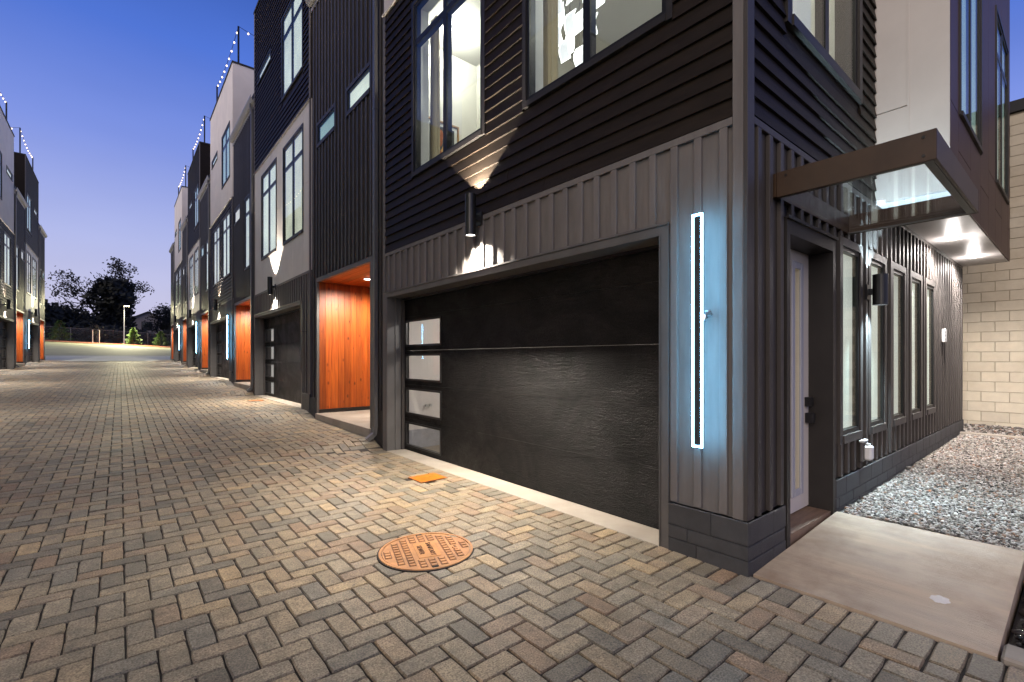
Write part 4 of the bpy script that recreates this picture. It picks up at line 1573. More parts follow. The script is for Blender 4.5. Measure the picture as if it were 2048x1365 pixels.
MB().bbox(9.68, 9.82, YS - 0.075, YS - 0.036, 1.70, 1.90, 0.006).build('case', 'white_metal', kb)
for q in range(3):
    MB().box(9.71, 9.735, YS - 0.079, YS - 0.0752, 1.73 + 0.055 * q, 1.75 + 0.055 * q).build('button', 'black_metal', kb)

# ---------------------------------------------------------------- rooms of the end house
rm = MB()
X0r, X1r, Y0r, Y1r, Z0r, Z1r = XR + 0.21, 6.5, YS + 0.21, 6.93, 3.4, 6.63
def inbox(mb, x0, x1, y0, y1, z0, z1, sides='xXyYzZ'):
    t = 0.04
    if 'X' in sides: mb.box(x1, x1 + t, y0, y1, z0, z1)
    if 'y' in sides: mb.box(x0, x1, y0 - t, y0, z0, z1)
    if 'Y' in sides: mb.box(x0, x1, y1, y1 + t, z0, z1)
    if 'z' in sides: mb.box(x0, x1, y0, y1, z0 - t, z0)
    if 'Z' in sides: mb.box(x0, x1, y0, y1, z1, z1 + t)
    return mb
inbox(rm, X0r, X1r, Y0r, Y1r, Z0r, Z1r, 'XYzZ')
rm.box(4.89, X1r, 5.75, Y1r - 0.001, Z0r + 0.001, Z1r - 0.001)
rm.build('living_room', 'room_wall', H1)
for (x, y, nm, lb) in ((4.09, 6.32, 'room_downlight', 'round ceiling downlight seen through the upper left window'),
                       (4.9, 2.4, 'room_downlight', 'round ceiling downlight deep in the upper room')):
    t = thing(nm, lb, 'ceiling light', (x, y, Z1r - 0.001), 'downlights of the upper room')
    MB().cyl((x, y, Z1r - 0.012), 0.085, 0.011, 24).build('ring', 'white_metal', t)
    MB().cyl((x, y, Z1r - 0.018), 0.068, 0.006, 24).build('lens', 'lens', t)
    point('room_lamp', (x, y, Z1r - 0.16), 72, (1.0, 0.98, 0.90), t, 0.07)
def curtain(y, w, lab, zlo=3.45):
    n = 28
    v = []
    for i in range(n + 1):
        a = i / n
        px = XR + 0.36 + 0.028 * math.sin(a * 24) + 0.006 * math.sin(a * 57)
        for z in (zlo, 6.5):
            s = 1.0 + 0.12 * (6.5 - z) / 3
            v.append((px, y + (a - 0.5) * w * s, z))
    f = [(2 * i, 2 * i + 2, 2 * i + 3, 2 * i + 1) for i in range(n)]
    m = MB()
    m.add(v, f)
    m.add([(p[0] + 0.008, p[1], p[2]) for p in v], [q[::-1] for q in f])
    tag(m.build('curtain', 'curtain', smooth=True), lab, 'curtain', 'cream curtains in the upper room')
curtain(6.18, 0.17, 'cream curtain at the far side of the upper left window')
curtain(3.76, 0.24, 'cream curtain at the far side of the upper right window')
pc = thing('wall_picture', 'framed dark picture of orange leaves seen through the upper window', 'picture', (4.15, Y1r, 4.95))
pf = MB()
for (a, b, c, d) in ((3.84, 3.87, 4.62, 5.42), (4.47, 4.50, 4.62, 5.42), (3.87, 4.47, 4.62, 4.65), (3.87, 4.47, 5.39, 5.42)):
    pf.box(a, b, Y1r - 0.035, Y1r - 0.002, c, d)
pf.build('frame', 'frame_wood', pc)
MB().box(3.872, 4.468, Y1r - 0.018, Y1r - 0.003, 4.652, 5.388).build('mount', 'white_metal', pc)
MB().box(3.93, 4.41, Y1r - 0.021, Y1r - 0.0185, 4.71, 5.33).build('print', 'art_dark', pc)
def leaf(x, z, ln, wd, ang, mat):
    pts = []
    for i in range(14):
        a = 2 * math.pi * i / 14
        lx, lz = ln * math.cos(a), wd * math.sin(a) * (1 - 0.35 * math.cos(a))
        pts.append((x + lx * math.cos(ang) - lz * math.sin(ang), Y1r - 0.0215 - 0.0008 * rng.random(), z + lx * math.sin(ang) + lz * math.cos(ang)))
    m = MB()
    m.add(pts, [tuple(range(14))])
    m.build('painted_leaf', mat, pc)
for (x, z, l, w_, a, mt) in ((4.22, 4.83, 0.12, 0.05, 0.5, 'art_leaf'), (4.20, 4.93, 0.11, 0.05, 1.2, 'art_leaf'), (4.25, 5.0, 0.08, 0.035, 0.3, 'art_leaf'),
                             (4.13, 4.86, 0.13, 0.05, 2.0, 'art_leaf2'), (4.12, 5.1, 0.12, 0.06, 1.4, 'art_leaf2'), (4.17, 5.2, 0.08, 0.04, 1.9, 'art_leaf2'),
                             (4.30, 4.76, 0.09, 0.04, -0.6, 'art_leaf2')):
    leaf(x, z, l, w_, a, mt)
tm = MB().bbox(4.42, 4.54, Y1r - 0.03, Y1r - 0.002, 4.32, 4.42, 0.004)
tag(tm.build('thermostat', 'white_metal'), 'small white thermostat on the wall inside the upper left window', 'thermostat')
# pendant lamp of wavy glass leaves
pdx, pdy = 4.25, 3.95
pl = thing('pendant_lamp', 'hanging cluster of wavy lit glass leaves in the upper right window', 'pendant lamp', (pdx, pdy, 6.6))
MB().cyl((pdx, pdy, 6.585), 0.16, 0.04, 24).build('canopy', 'black_metal', pl)
prs = random.Random(4)
leaves = []
for i in range(22):
    a = 2.4 * i
    rr = 0.06 + 0.40 * math.sqrt((i + 0.5) / 22)
    leaves.append((pdx + rr * 0.6 * math.cos(a), pdy + rr * math.sin(a), 5.02 + 0.058 * i + prs.uniform(-0.06, 0.06), prs.uniform(-0.25, 0.25)))
for (x, y, z, tw) in leaves:
    n = 12
    hw, hh = 0.072, 0.25
    v, e = [], []
    for i in range(n + 1):
        t = i / n
        sx_ = 0.018 * math.sin(t * 5.6 + tw * 5)
        for s_ in (-1, 1):
            v.append((x + 0.020 * math.sin(t * 6.3) + s_ * hw * math.sin(tw) * 0.4, y + sx_ + s_ * hw, z + hh * t))
    f = [(2 * i, 2 * i + 1, 2 * i + 3, 2 * i + 2) for i in range(n)]
    m = MB()
    m.add(v, f)
    m.add([(p[0] + 0.006, p[1], p[2]) for p in v], [q[::-1] for q in f])
    lf_ = m.build('glass_leaf', 'glow_glass', pl, smooth=True)
    ed_ = MB()
    loop = [v[2 * i] for i in range(n + 1)] + [v[2 * i + 1] for i in range(n, -1, -1)] + [v[0]]
    ed_.tube(loop, 0.0045, 5)
    ed_.build('lit_edge', 'glow_edge', lf_)
    MB().tube([(x, y, z + hh), (x, y, 6.59)], 0.0016, 4).build('wire', 'black_metal', pl)
# garage interior
gr = MB()
inbox(gr, XR + 0.31, 8.6, YS + 0.21, 6.93, 0.0, 2.75, 'XYZ')
gr.build('garage_room', 'room_grey', H1)
MB().box(XR + 0.47, 8.6, YS + 0.21, 6.93, -0.04, 0.0).build('garage_floor', 'concrete', H1)
MB().box(XR + 0.31, 8.6, 6.905, 6.929, 0.001, 0.30).build('garage_skirting', surf('garage_base', (0.30, 0.30, 0.32), 0.7), H1)
gk = MB().cyl((3.86, 6.90, 0.68), 0.022, -0.04, 14, axis=1)
gk.cyl((3.93, 6.90, 0.68), 0.022, -0.04, 14, axis=1)
tag(gk.build('wall_valve', 'steel'), 'small steel valve on the garage wall seen through the door pane', 'valve')
gl_ = thing('garage_ceiling_light', 'long ceiling light inside the nearest garage', 'ceiling light', (5.0, 4.6, 2.74))
MB().box(4.94, 5.06, 4.0, 5.2, 2.715, 2.745).build('case', 'white_metal', gl_)
MB().box(4.96, 5.04, 4.02, 5.18, 2.708, 2.714).build('tube', 'lens', gl_)
point('garage_lamp', (5.0, 4.6, 2.55), 150, (1.0, 0.95, 0.92), gl_, 0.12)
# ---------------------------------------------------------------- iron covers in the paving
def manhole():
    mx, my = MAN
    z = g1(mx, my) + 0.009
    t = thing('manhole_cover', 'round rusty sewer manhole cover in the paving', 'manhole cover', (mx, my, z - 0.03))
    def annulus(r0, r1, z0, z1, n=72):
        m = MB()
        v = []
        for (r, zz) in ((r0, z0), (r0, z1), (r1, z1), (r1, z0)):
            v += [(mx + r * math.cos(2 * math.pi * i / n), my + r * math.sin(2 * math.pi * i / n), zz) for i in range(n)]
        f = []
        for a in range(4):
            b = (a + 1) % 4
            for i in range(n):
                j = (i + 1) % n
                f.append((a * n + i, a * n + j, b * n + j, b * n + i))
        m.add(v, f)
        return m
    annulus(0.333, 0.352, z - 0.03, z + 0.001).build('ring', 'rust', t)
    annulus(0.352, 0.364, z - 0.03, z - 0.004).build('joint', 'sand', t)
    cv = MB().cyl((mx, my, z - 0.03), 0.327, 0.028, 72).build('plate', 'rust', t)
    # relief: small raised studs on a grid turned with the lettering
    r = Vector((-0.307, -0.952, 0)).normalized()
    q = Vector((0.952, -0.307, 0))
    st = MB()
    zz0, zz1 = z - 0.0025, z + 0.0035
    sm_ = MB()
    for i in range(-4, 5):
        for j in range(-6, 7):
            a, b = i * 0.072, j * 0.047
            if math.hypot(a, b) > 0.292 or (abs(a) < 0.095 and abs(b) < 0.155):
                continue
            if abs(a - 0.216) < 0.03 and abs(b - 0.03) < 0.055:
                continue
            c = Vector((mx, my, 0)) + q * a + r * b
            cs = [c + q * (sx * 0.019) + r * (sy * 0.0145) for sx, sy in ((-1, -1), (1, -1), (1, 1), (-1, 1))]
            st.quadbox([(p.x, p.y, zz1) for p in cs], 0.007)
            cs = [c + q * (sx * 0.026) + r * (sy * 0.0205) for sx, sy in ((-1, -1), (1, -1), (1, 1), (-1, 1))]
            sm_.quadbox([(p.x, p.y, z - 0.0012) for p in cs], 0.004)
    sm_.build('stud_recess', 'rust_dark', cv, kind='stuff')
    st.build('stud', 'rust', cv, kind='stuff')
    c = Vector((mx, my, 0))
    pl_ = MB()
    cs = [c + q * (sx * 0.082) + r * (sy * 0.142) for sx, sy in ((-1, -1), (1, -1), (1, 1), (-1, 1))]
    pl_.quadbox([(p.x, p.y, z + 0.0015) for p in cs], 0.005)
    pl_.build('name_plate', surf('rusted_plate', (0.47, 0.20, 0.05), 0.55, var=0.2, scale=9, bump=0.3), cv)
    ang = math.atan2(r.y, r.x)
    for txt, off in (('SANITARY', 0.030), ('SEWER', -0.045)):
        cu = bpy.data.curves.new('lettering', 'FONT')
        cu.body = txt
        cu.size = 0.052
        cu.align_x = 'CENTER'
        cu.align_y = 'CENTER'
        cu.extrude = 0.0018
        cu.space_character = 1.05
        tmp = bpy.data.objects.new('lettering', cu)
        COL.objects.link(tmp)
        dg = bpy.context.evaluated_depsgraph_get()
        me = bpy.data.meshes.new_from_object(tmp.evaluated_get(dg))
        bpy.data.objects.remove(tmp, do_unlink=True)
        me.materials.clear()
        me.materials.append(M['rust_dark'])
        o = bpy.data.objects.new('lettering', me)
        finish(o, cv)
        pos = c + q * off
        o.location = Vector((pos.x, pos.y, z + 0.003)) - ORG[cv.name]
        o.rotation_euler = (0, 0, ang)
        ORG[o.name] = ORG[cv.name]
    em = MB()
    cc = c + q * 0.216 + r * 0.03
    hx = [(cc + q * (0.026 * math.cos(R(60 * i))) + r * (0.046 * math.sin(R(60 * i)))) for i in range(6)]
    n = len(em.v)
    em.add([(p.x, p.y, z + 0.003) for p in hx] + [(p.x, p.y, z - 0.002) for p in hx],
           [tuple(range(6)), tuple(range(6, 12))[::-1]] + [(i, (i + 1) % 6, 6 + (i + 1) % 6, 6 + i) for i in range(6)])
    em.build('emblem', 'rust', cv)
    for s_ in (-1, 1):
        ex = MB()
        for (d0, d1) in (((-1, -1), (1, 1)), ((-1, 1), (1, -1))):
            a = cc + q * d0[0] * 0.008 + r * (d0[1] * 0.010 + s_ * 0.012)
            b = cc + q * d1[0] * 0.008 + r * (d1[1] * 0.010 + s_ * 0.012)
            ex.tube([(a.x, a.y, z + 0.0035), (b.x, b.y, z + 0.0035)], 0.0018, 5)
        ex.build('emblem_mark', 'rust_dark', cv)
    for s_ in (-1, 1):
        p = c + r * (0.315 * s_)
        MB().box(p.x - 0.022, p.x + 0.022, p.y - 0.012, p.y + 0.012, z - 0.006, z + 0.0022).build('pick_hole', 'sand', cv)
manhole()

def cover_plate(x, y, lab, hx=0.185, hy=0.166):
    z = g1(x, y) + 0.007
    t = thing('valve_cover', lab, 'utility cover', (x, y, z - 0.03), 'orange utility covers before the garages')
    sx = (g1(x + 0.1, y) - g1(x - 0.1, y)) / 0.2
    sy = (g1(x, y + 0.1) - g1(x, y - 0.1)) / 0.2
    def zz(a, b, d):
        return z + sx * (a - x) + sy * (b - y) + d
    def rect(h1, h2, d, h):
        return MB().quadbox([(x + a * h1, y + b * h2, zz(x + a * h1, y + b * h2, d)) for a, b in ((-1, -1), (1, -1), (1, 1), (-1, 1))], h)
    rect(hx, hy, -0.002, 0.03).build('frame', 'rust_dark', t)
    rect(hx - 0.012, hy - 0.012, 0.0015, 0.008).build('lid', 'orange_paint', t)
    MB().cyl((x + 0.05, y + 0.04, zz(x + 0.05, y + 0.04, 0.001)), 0.014, 0.003, 12).build('lock', 'rust', t)
cover_plate(2.877, 5.095, 'square orange utility cover before the nearest garage')
cover_plate(2.87, 14.5, 'flat orange utility cover before the second garage on the right')

# ---------------------------------------------------------------- landing, gravel, pebbles, kerbs
def zl(x):
    return 0.012 + 0.05 * (x - 3.27)
ld = MB()
LX0, LX1, LY0, LY1 = XR + 0.02, 4.92, 0.285, YS - 0.045
nx_, ny_ = 14, 10
pts = []
for j in range(ny_ + 1):
    for i in range(nx_ + 1):
        x = LX0 + (LX1 - LX0) * i / nx_
        y = LY0 + (LY1 - LY0) * j / ny_
        edge = 0.006 if i in (0, nx_) or j in (0, ny_) else 0.0
        pts.append((x, y, zl(x) - edge + 0.0015 * mnoise.noise(Vector((x * 3, y * 3, 1)))))
ld.add(pts, [(j * (nx_ + 1) + i, j * (nx_ + 1) + i + 1, (j + 1) * (nx_ + 1) + i + 1, (j + 1) * (nx_ + 1) + i) for j in range(ny_) for i in range(nx_)])
def skirt(mb, path, drop):
    for a, b in zip(path[:-1], path[1:]):
        mb.add([a, b, (b[0], b[1], b[2] - drop), (a[0], a[1], a[2] - drop)], [(3, 2, 1, 0)])
n1_ = nx_ + 1
skirt(ld, [pts[i] for i in range(n1_)], 0.15)
skirt(ld, [pts[j * n1_ + nx_] for j in range(ny_ + 1)], 0.15)
skirt(ld, [pts[ny_ * n1_ + i] for i in range(nx_, -1, -1)], 0.15)
skirt(ld, [pts[j * n1_] for j in range(ny_, -1, -1)], 0.15)
tag(ld.build('entrance_landing', 'landing', smooth=False), None, None)['kind'] = 'structure'
# pale patch on the landing: a bright reflection put into the colour
wm, wnt, wb = new_mat('pale_glint')
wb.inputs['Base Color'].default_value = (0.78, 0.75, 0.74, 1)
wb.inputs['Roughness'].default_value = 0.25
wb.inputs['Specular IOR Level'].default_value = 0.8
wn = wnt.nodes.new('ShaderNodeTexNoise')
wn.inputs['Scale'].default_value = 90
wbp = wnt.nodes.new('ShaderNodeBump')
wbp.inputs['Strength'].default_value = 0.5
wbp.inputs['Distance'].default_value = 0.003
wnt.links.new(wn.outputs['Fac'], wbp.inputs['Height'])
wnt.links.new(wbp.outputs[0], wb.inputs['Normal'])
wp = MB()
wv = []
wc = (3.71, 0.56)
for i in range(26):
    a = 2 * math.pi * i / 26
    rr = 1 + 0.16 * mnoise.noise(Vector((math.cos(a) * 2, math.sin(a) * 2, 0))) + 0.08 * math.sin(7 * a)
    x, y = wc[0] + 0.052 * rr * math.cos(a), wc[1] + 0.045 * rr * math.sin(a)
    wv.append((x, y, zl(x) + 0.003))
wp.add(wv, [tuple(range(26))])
tag(wp.build('painted_glint', wm), 'small pale patch painted as a bright reflection on the concrete landing', 'pale patch')

def stones(name, mat, region, n, size, flat, z_of, seed, smooth=False, sub=False):
    rs = np.random.default_rng(seed)
    t = (1 + 5 ** 0.5) / 2
    ico = np.array([(-1, t, 0), (1, t, 0), (-1, -t, 0), (1, -t, 0), (0, -1, t), (0, 1, t), (0, -1, -t), (0, 1, -t), (t, 0, -1), (t, 0, 1), (-t, 0, -1), (-t, 0, 1)], float)
    ico /= np.linalg.norm(ico[0])
    fc = [(0, 11, 5), (0, 5, 1), (0, 1, 7), (0, 7, 10), (0, 10, 11), (1, 5, 9), (5, 11, 4), (11, 10, 2), (10, 7, 6), (7, 1, 8),
          (3, 9, 4), (3, 4, 2), (3, 2, 6), (3, 6, 8), (3, 8, 9), (4, 9, 5), (2, 4, 11), (6, 2, 10), (8, 6, 7), (9, 8, 1)]
    if sub:
        vs = [tuple(p) for p in ico]
        mid = {}
        nf = []
        def md(a, b):
            k_ = (min(a, b), max(a, b))
            if k_ not in mid:
                p = np.array(vs[a]) + np.array(vs[b])
                vs.append(tuple(p / np.linalg.norm(p)))
                mid[k_] = len(vs) - 1
            return mid[k_]
        for a, b, c in fc:
            x, y, z = md(a, b), md(b, c), md(c, a)
            nf += [(a, x, z), (b, y, x), (c, z, y), (x, y, z)]
        ico, fc = np.array(vs), nf
    fc = np.array(fc)
    nv = len(ico)
    x = rs.uniform(region[0], region[1], n)
    y = rs.uniform(region[2], region[3], n)
    s = size * rs.lognormal(0, 0.28, n)
    V = np.empty((n, nv, 3))
    for i in range(n):
        a = rs.uniform(0, 2 * math.pi)
        jit = ico * (1 + (0.05 if smooth else 0.22) * rs.normal(0, 1, (nv, 1))).clip(0.6, 1.4)
        sc_ = np.array([1.0, rs.uniform(0.55, 0.85), rs.uniform(*flat)]) * s[i]
        p = jit * sc_
        tl = rs.normal(0, 0.35)
        cz, sz = math.cos(a), math.sin(a)
        ct, st = math.cos(tl), math.sin(tl)
        p = p @ np.array([[ct, 0, -st], [0, 1, 0], [st, 0, ct]])
        p = p @ np.array([[cz, sz, 0], [-sz, cz, 0], [0, 0, 1]])
        V[i] = p
    V[:, :, 0] += x[:, None]
    V[:, :, 1] += y[:, None]
    V[:, :, 2] += (z_of(x, y) + rs.uniform(-0.3, 0.6, n) * s)[:, None]
    F = (fc[None] + (np.arange(n) * nv)[:, None, None]).reshape(-1, 3)
    me = bpy.data.meshes.new(name)
    vv = V.reshape(-1, 3)
    me.vertices.add(len(vv))
    me.vertices.foreach_set('co', vv.ravel())
    me.loops.add(F.size)
    me.loops.foreach_set('vertex_index', F.ravel())
    me.polygons.add(len(F))
    me.polygons.foreach_set('loop_start', np.arange(0, F.size, 3))
    me.update()
    at = me.attributes.new('rnd', 'FLOAT', 'FACE')
    at.data.foreach_set('value', np.repeat(rs.random(n), len(fc)).astype(np.float32))
    me.materials.append(M[mat])
    if smooth:
        me.shade_smooth()
    o = bpy.data.objects.new(name, me)
    COL.objects.link(o)
    return o
def zgrav(x, y):
    return 0.075 + 0.01 * (x - 4.9) + 0.018 * np.sin(x * 2.1 + 1) * np.cos(y * 3.3) - 0.02 * np.exp(-((y - YS) / 0.12) ** 2)
gb = MB()
gb.box(4.93, 11.25, -1.6, YS - 0.034, -0.2, 0.06)
gb.build('gravel_bed', 'gravel_base')['kind'] = 'structure'
gv = stones('gravel', 'gravel', (4.95, 11.22, 0.02, YS - 0.05), 42000, 0.0122, (0.35, 0.65), zgrav, 3)
tag(gv, 'pale crushed stone gravel strip beside the end house', 'gravel', kind='stuff')
kb_ = MB()
kb_.bbox(11.26, 11.42, -1.6, YS + 0.6, -0.2, 0.17, 0.012)
kb_.build('kerb', 'concrete')['kind'] = 'structure'
gb = MB()
gb.box(11.43, 13.4, -1.6, 6.0, -0.2, 0.10)
gb.build('back_strip', 'gravel_base')['kind'] = 'structure'
gv2 = stones('back_gravel', 'gravel', (11.45, 13.35, 0.3, 2.6), 3200, 0.022, (0.35, 0.65), lambda x, y: 0.11 + 0 * x, 8)
tag(gv2, 'darker gravel at the foot of the cream block wall', 'gravel', kind='stuff')
gb = MB()
gb.box(XR + 0.20, 4.92, -1.6, LY0 - 0.012, -0.2, -0.045)
gb.build('pebble_bed', 'sand')['kind'] = 'structure'
pb = stones('pebbles', 'pebble', (XR + 0.25, 4.88, -0.55, LY0 - 0.045), 620, 0.036, (0.4, 0.6), lambda x, y: -0.02 + 0 * x, 12, smooth=True, sub=True)
tag(pb, 'polished black river pebbles at the right edge of the landing', 'pebbles', kind='stuff')
kb2 = MB()
kb2.bbox(XR + 0.01, XR + 0.19, -1.6, LY0 - 0.012, -0.2, 0.022, 0.012)
kb2.build('pebble_kerb', 'concrete')['kind'] = 'structure'
# fallen leaves
def dead_leaf(x, y, z, s, a, lab):
    m = MB()
    n = 10
    v = [(x, y, z + 0.4 * s)]
    for i in range(n):
        t = 2 * math.pi * i / n
        rr = s * (1 + 0.35 * math.sin(3 * t + a))
        v.append((x + rr * math.cos(t + a), y + 0.6 * rr * math.sin(t + a), z + 0.35 * s * abs(math.cos(t)) + 0.002))
    m.add(v, [(0, 1 + i, 1 + (i + 1) % n) for i in range(n)])
    tag(m.build('fallen_leaf', 'dead_leaf'), lab, 'leaf', 'fallen leaves')
dead_leaf(4.35, 0.24, 0.035, 0.045, 0.3, 'brown leaf curled on the black pebbles')
for (x, y, a, lab) in ((5.3, 0.95, 0.5, 'small red brown leaf on the gravel nearest the landing'), (6.4, 1.05, 2.2, 'small red brown leaf in the middle of the gravel strip'),
                       (8.1, 0.9, 4.0, 'small red brown leaf on the far gravel near the block wall')):
    dead_leaf(x, y, float(zgrav(np.array([x]), np.array([y]))[0]) + 0.012, 0.030, a, lab)

# ---------------------------------------------------------------- neighbouring block building
XW = 13.42
nbld = thing('block_building', 'cream painted block building with black roof edge behind the end house', 'building', (XW + 2, 2.0, 0))
MB().box(XW + 0.012, XW + 6, -4.0, 9.0, -0.2, 6.22).build('wall', 'mortar_tan', nbld)
wl = nbld.children[0]
Yb0, Yb1 = -0.8, 2.8
for c in range(31):
    z0 = -0.02 + 0.2 * c
    y = Yb0 + (0.2 if c % 2 else 0.0)
    while y < Yb1:
        pr_ = rng.uniform(-0.0015, 0.0015)
        MB().bbox(XW + pr_, XW + 0.0115, y + 0.0045, y + 0.3955, z0 + 0.0045, z0 + 0.1955, 0.004).build('block', 'cmu_tan', wl)
        y += 0.4
MB().box(XW - 0.06, XW + 6.1, -4.05, 9.05, 6.225, 6.44).build('roof_edge', 'roof', nbld)

# ---------------------------------------------------------------- land beyond the alley
def land(x, y):
    x = np.asarray(x, float)
    y = np.asarray(y, float)
    z = 1.62 + (y - 53) * 0.053
    z = z - 0.050 * np.clip(x + 2, -14, 14) * sstep(52, 85, y)
    z = np.where(y > 95, 1.62 + 42 * 0.053 - 0.050 * np.clip(x + 2, -14, 14) + (y - 95) * 0.055, z)
    return np.where(y > 260, z * 0 + 12.7, z)
def sheet(name, xs, ys, zf, mat, dz=0.0):
    X, Y = np.meshgrid(xs, ys)
    Z = zf(X, Y) + dz
    m = MB()
    n = len(xs)
    m.v = list(zip(X.ravel(), Y.ravel(), Z.ravel()))
    m.f = [(j * n + i, j * n + i + 1, (j + 1) * n + i + 1, (j + 1) * n + i) for j in range(len(ys) - 1) for i in range(n - 1)]
    o = m.build(name, mat)
    o['kind'] = 'structure'
    return o
sheet('ground', np.array([-1500, -600, -200, -60, -30, -20, -14, -8, -4, 0, 4, 8, 14, 20, 30, 60, 200, 600, 1500.0]),
      np.concatenate([np.array([-600.0, -100, -20, 40, 48.4]), np.linspace(50, 120, 36), np.array([140, 170, 200, 259, 261, 400, 800, 1500])]),
      lambda x, y: np.where(y < 49, -0.75, land(x, y) - 0.3 * (y < 56) - 0.12), 'soil')
# pale concrete crossing, then the parking court
cb = sheet('crossing', np.linspace(-14, 14, 15), np.linspace(END_Y - 0.02, 53.0, 6), lambda x, y: 1.235 + (y - END_Y) * 0.094, 'band')
lot = sheet('parking_court', np.linspace(-14, 14, 29), np.linspace(53.0, 84, 34), lambda x, y: land(x, y), 'lot', 0.035)
# kerbed grass islands beside the court
for (x0, x1) in ((-14, -6.2), (5.6, 14)):
    im = MB().bbox(x0, x1, 55.2, 59.0, 1.0, float(land(np.array([0.0]), np.array([57.0]))[0]) + 0.22, 0.03)
    o = im.build('island_kerb', 'concrete')
    o['kind'] = 'structure'
    im = MB().box(x0 + 0.2, x1 - 0.2, 55.4, 58.8, 1.0, float(land(np.array([0.0]), np.array([57.0]))[0]) + 0.24)
    o = im.build('island_grass', 'soil')
    o['kind'] = 'structure'
sheet('mulch_bed', np.linspace(-16, 16, 17), np.linspace(84, 91.5, 9), lambda x, y: land(x, y), 'mulch', 0.10)

def lz(x, y):
    return float(land(np.array([float(x)]), np.array([float(y)]))[0])

# chain link fence
fn = thing('chain_link_fence', 'long chain link fence behind the parking court', 'fence', (0, 92, lz(0, 92)))
FX = np.arange(-17, 17.1, 2.9)
top = [(x, 92.0, lz(x, 92) + 1.9) for x in FX]
MB().tube(top, 0.03, 6).build('top_rail', 'fence_wire', fn)
for x in FX:
    MB().tube([(x, 92, lz(x, 92) - 0.1), (x, 92, lz(x, 92) + 1.96)], 0.035, 6).build('post', 'fence_wire', fn)
wm_ = MB()
for x in np.arange(-17, 15.2, 0.14):
    for s_ in (1, -1):
        xa, xb = (x, x + 1.85) if s_ > 0 else (x + 1.85, x)
        a = (xa, 92.03, lz(xa, 92) + 0.05)
        b = (xb, 92.03, lz(xb, 92) + 1.88)
        wm_.tube([a, b], 0.004, 3, cap=False)
wm_.build('wire_mesh', 'fence_wire', fn, kind='stuff')

# court lamp
lpx, lpy = 0.45, 88.0
lp = thing('court_lamp', 'lit lamp post on the far side of the parking court', 'lamp post', (lpx, lpy, lz(lpx, lpy)))
zb = lz(lpx, lpy)
MB().tube([(lpx, lpy, zb), (lpx, lpy, zb + 5.6)], 0.075, 8, r_end=0.05).build('pole', 'steel', lp)
MB().bbox(lpx - 0.15, lpx + 0.65, lpy - 0.4, lpy + 0.1, zb + 5.58, zb + 5.72, 0.03).build('head', 'black_metal', lp)
MB().box(lpx, lpx + 0.6, lpy - 0.36, lpy + 0.04, zb + 5.54, zb + 5.578).build('lens', 'lot_lamp', lp)
spot('court_light', (lpx + 0.3, lpy - 0.3, zb + 5.5), (0, -0.8, -1), 30000, 150, 0.9, (1.0, 0.92, 0.56), lp, 0.25)

# far house
fh = thing('gabled_house', 'dark gabled house beyond the fence and trees', 'house', (4, 150, lz(4, 150)))
hx0, hx1, hy0, hz = 1.2, 9.6, 150.0, 7.6
TH = None
hm = MB()
hm.add([(hx0, hy0, hz - 3), (hx1, hy0, hz - 3), (hx1, hy0, hz + 3.2), ((hx0 + hx1) / 2, hy0, hz + 5.4), (hx0, hy0, hz + 3.2),
        (hx0, hy0 + 10, hz - 3), (hx1, hy0 + 10, hz - 3), (hx1, hy0 + 10, hz + 3.2), ((hx0 + hx1) / 2, hy0 + 10, hz + 5.4), (hx0, hy0 + 10, hz + 3.2)],
       [(0, 1, 2, 3, 4), (9, 8, 7, 6, 5), (0, 5, 6, 1), (1, 6, 7, 2), (4, 9, 5, 0)])
hm.build('wall', 'house_wall', fh)
hr = MB()
c_ = (hx0 + hx1) / 2
for s_ in (-1, 1):
    e_ = c_ + s_ * ((hx1 - hx0) / 2 + 0.5)
    hr.add([(c_, hy0 - 0.5, hz + 5.62), (e_, hy0 - 0.5, hz + 3.15), (e_, hy0 + 10.5, hz + 3.15), (c_, hy0 + 10.5, hz + 5.62),
            (c_, hy0 - 0.5, hz + 5.42), (e_, hy0 - 0.5, hz + 2.95), (e_, hy0 + 10.5, hz + 2.95), (c_, hy0 + 10.5, hz + 5.42)],
           [(0, 1, 2, 3), (7, 6, 5, 4), (0, 4, 5, 1), (1, 5, 6, 2), (2, 6, 7, 3), (3, 7, 4, 0)])
hr.build('roof', 'roof', fh)
MB().box(4.1, 6.2, hy0 - 0.06, hy0 + 0.05, hz + 0.8, hz + 3.0).build('window', 'frame', fh)
MB().box(4.25, 6.05, hy0 - 0.075, hy0 - 0.062, hz + 1.6, hz + 2.85).build('pane', 'glass', fh)

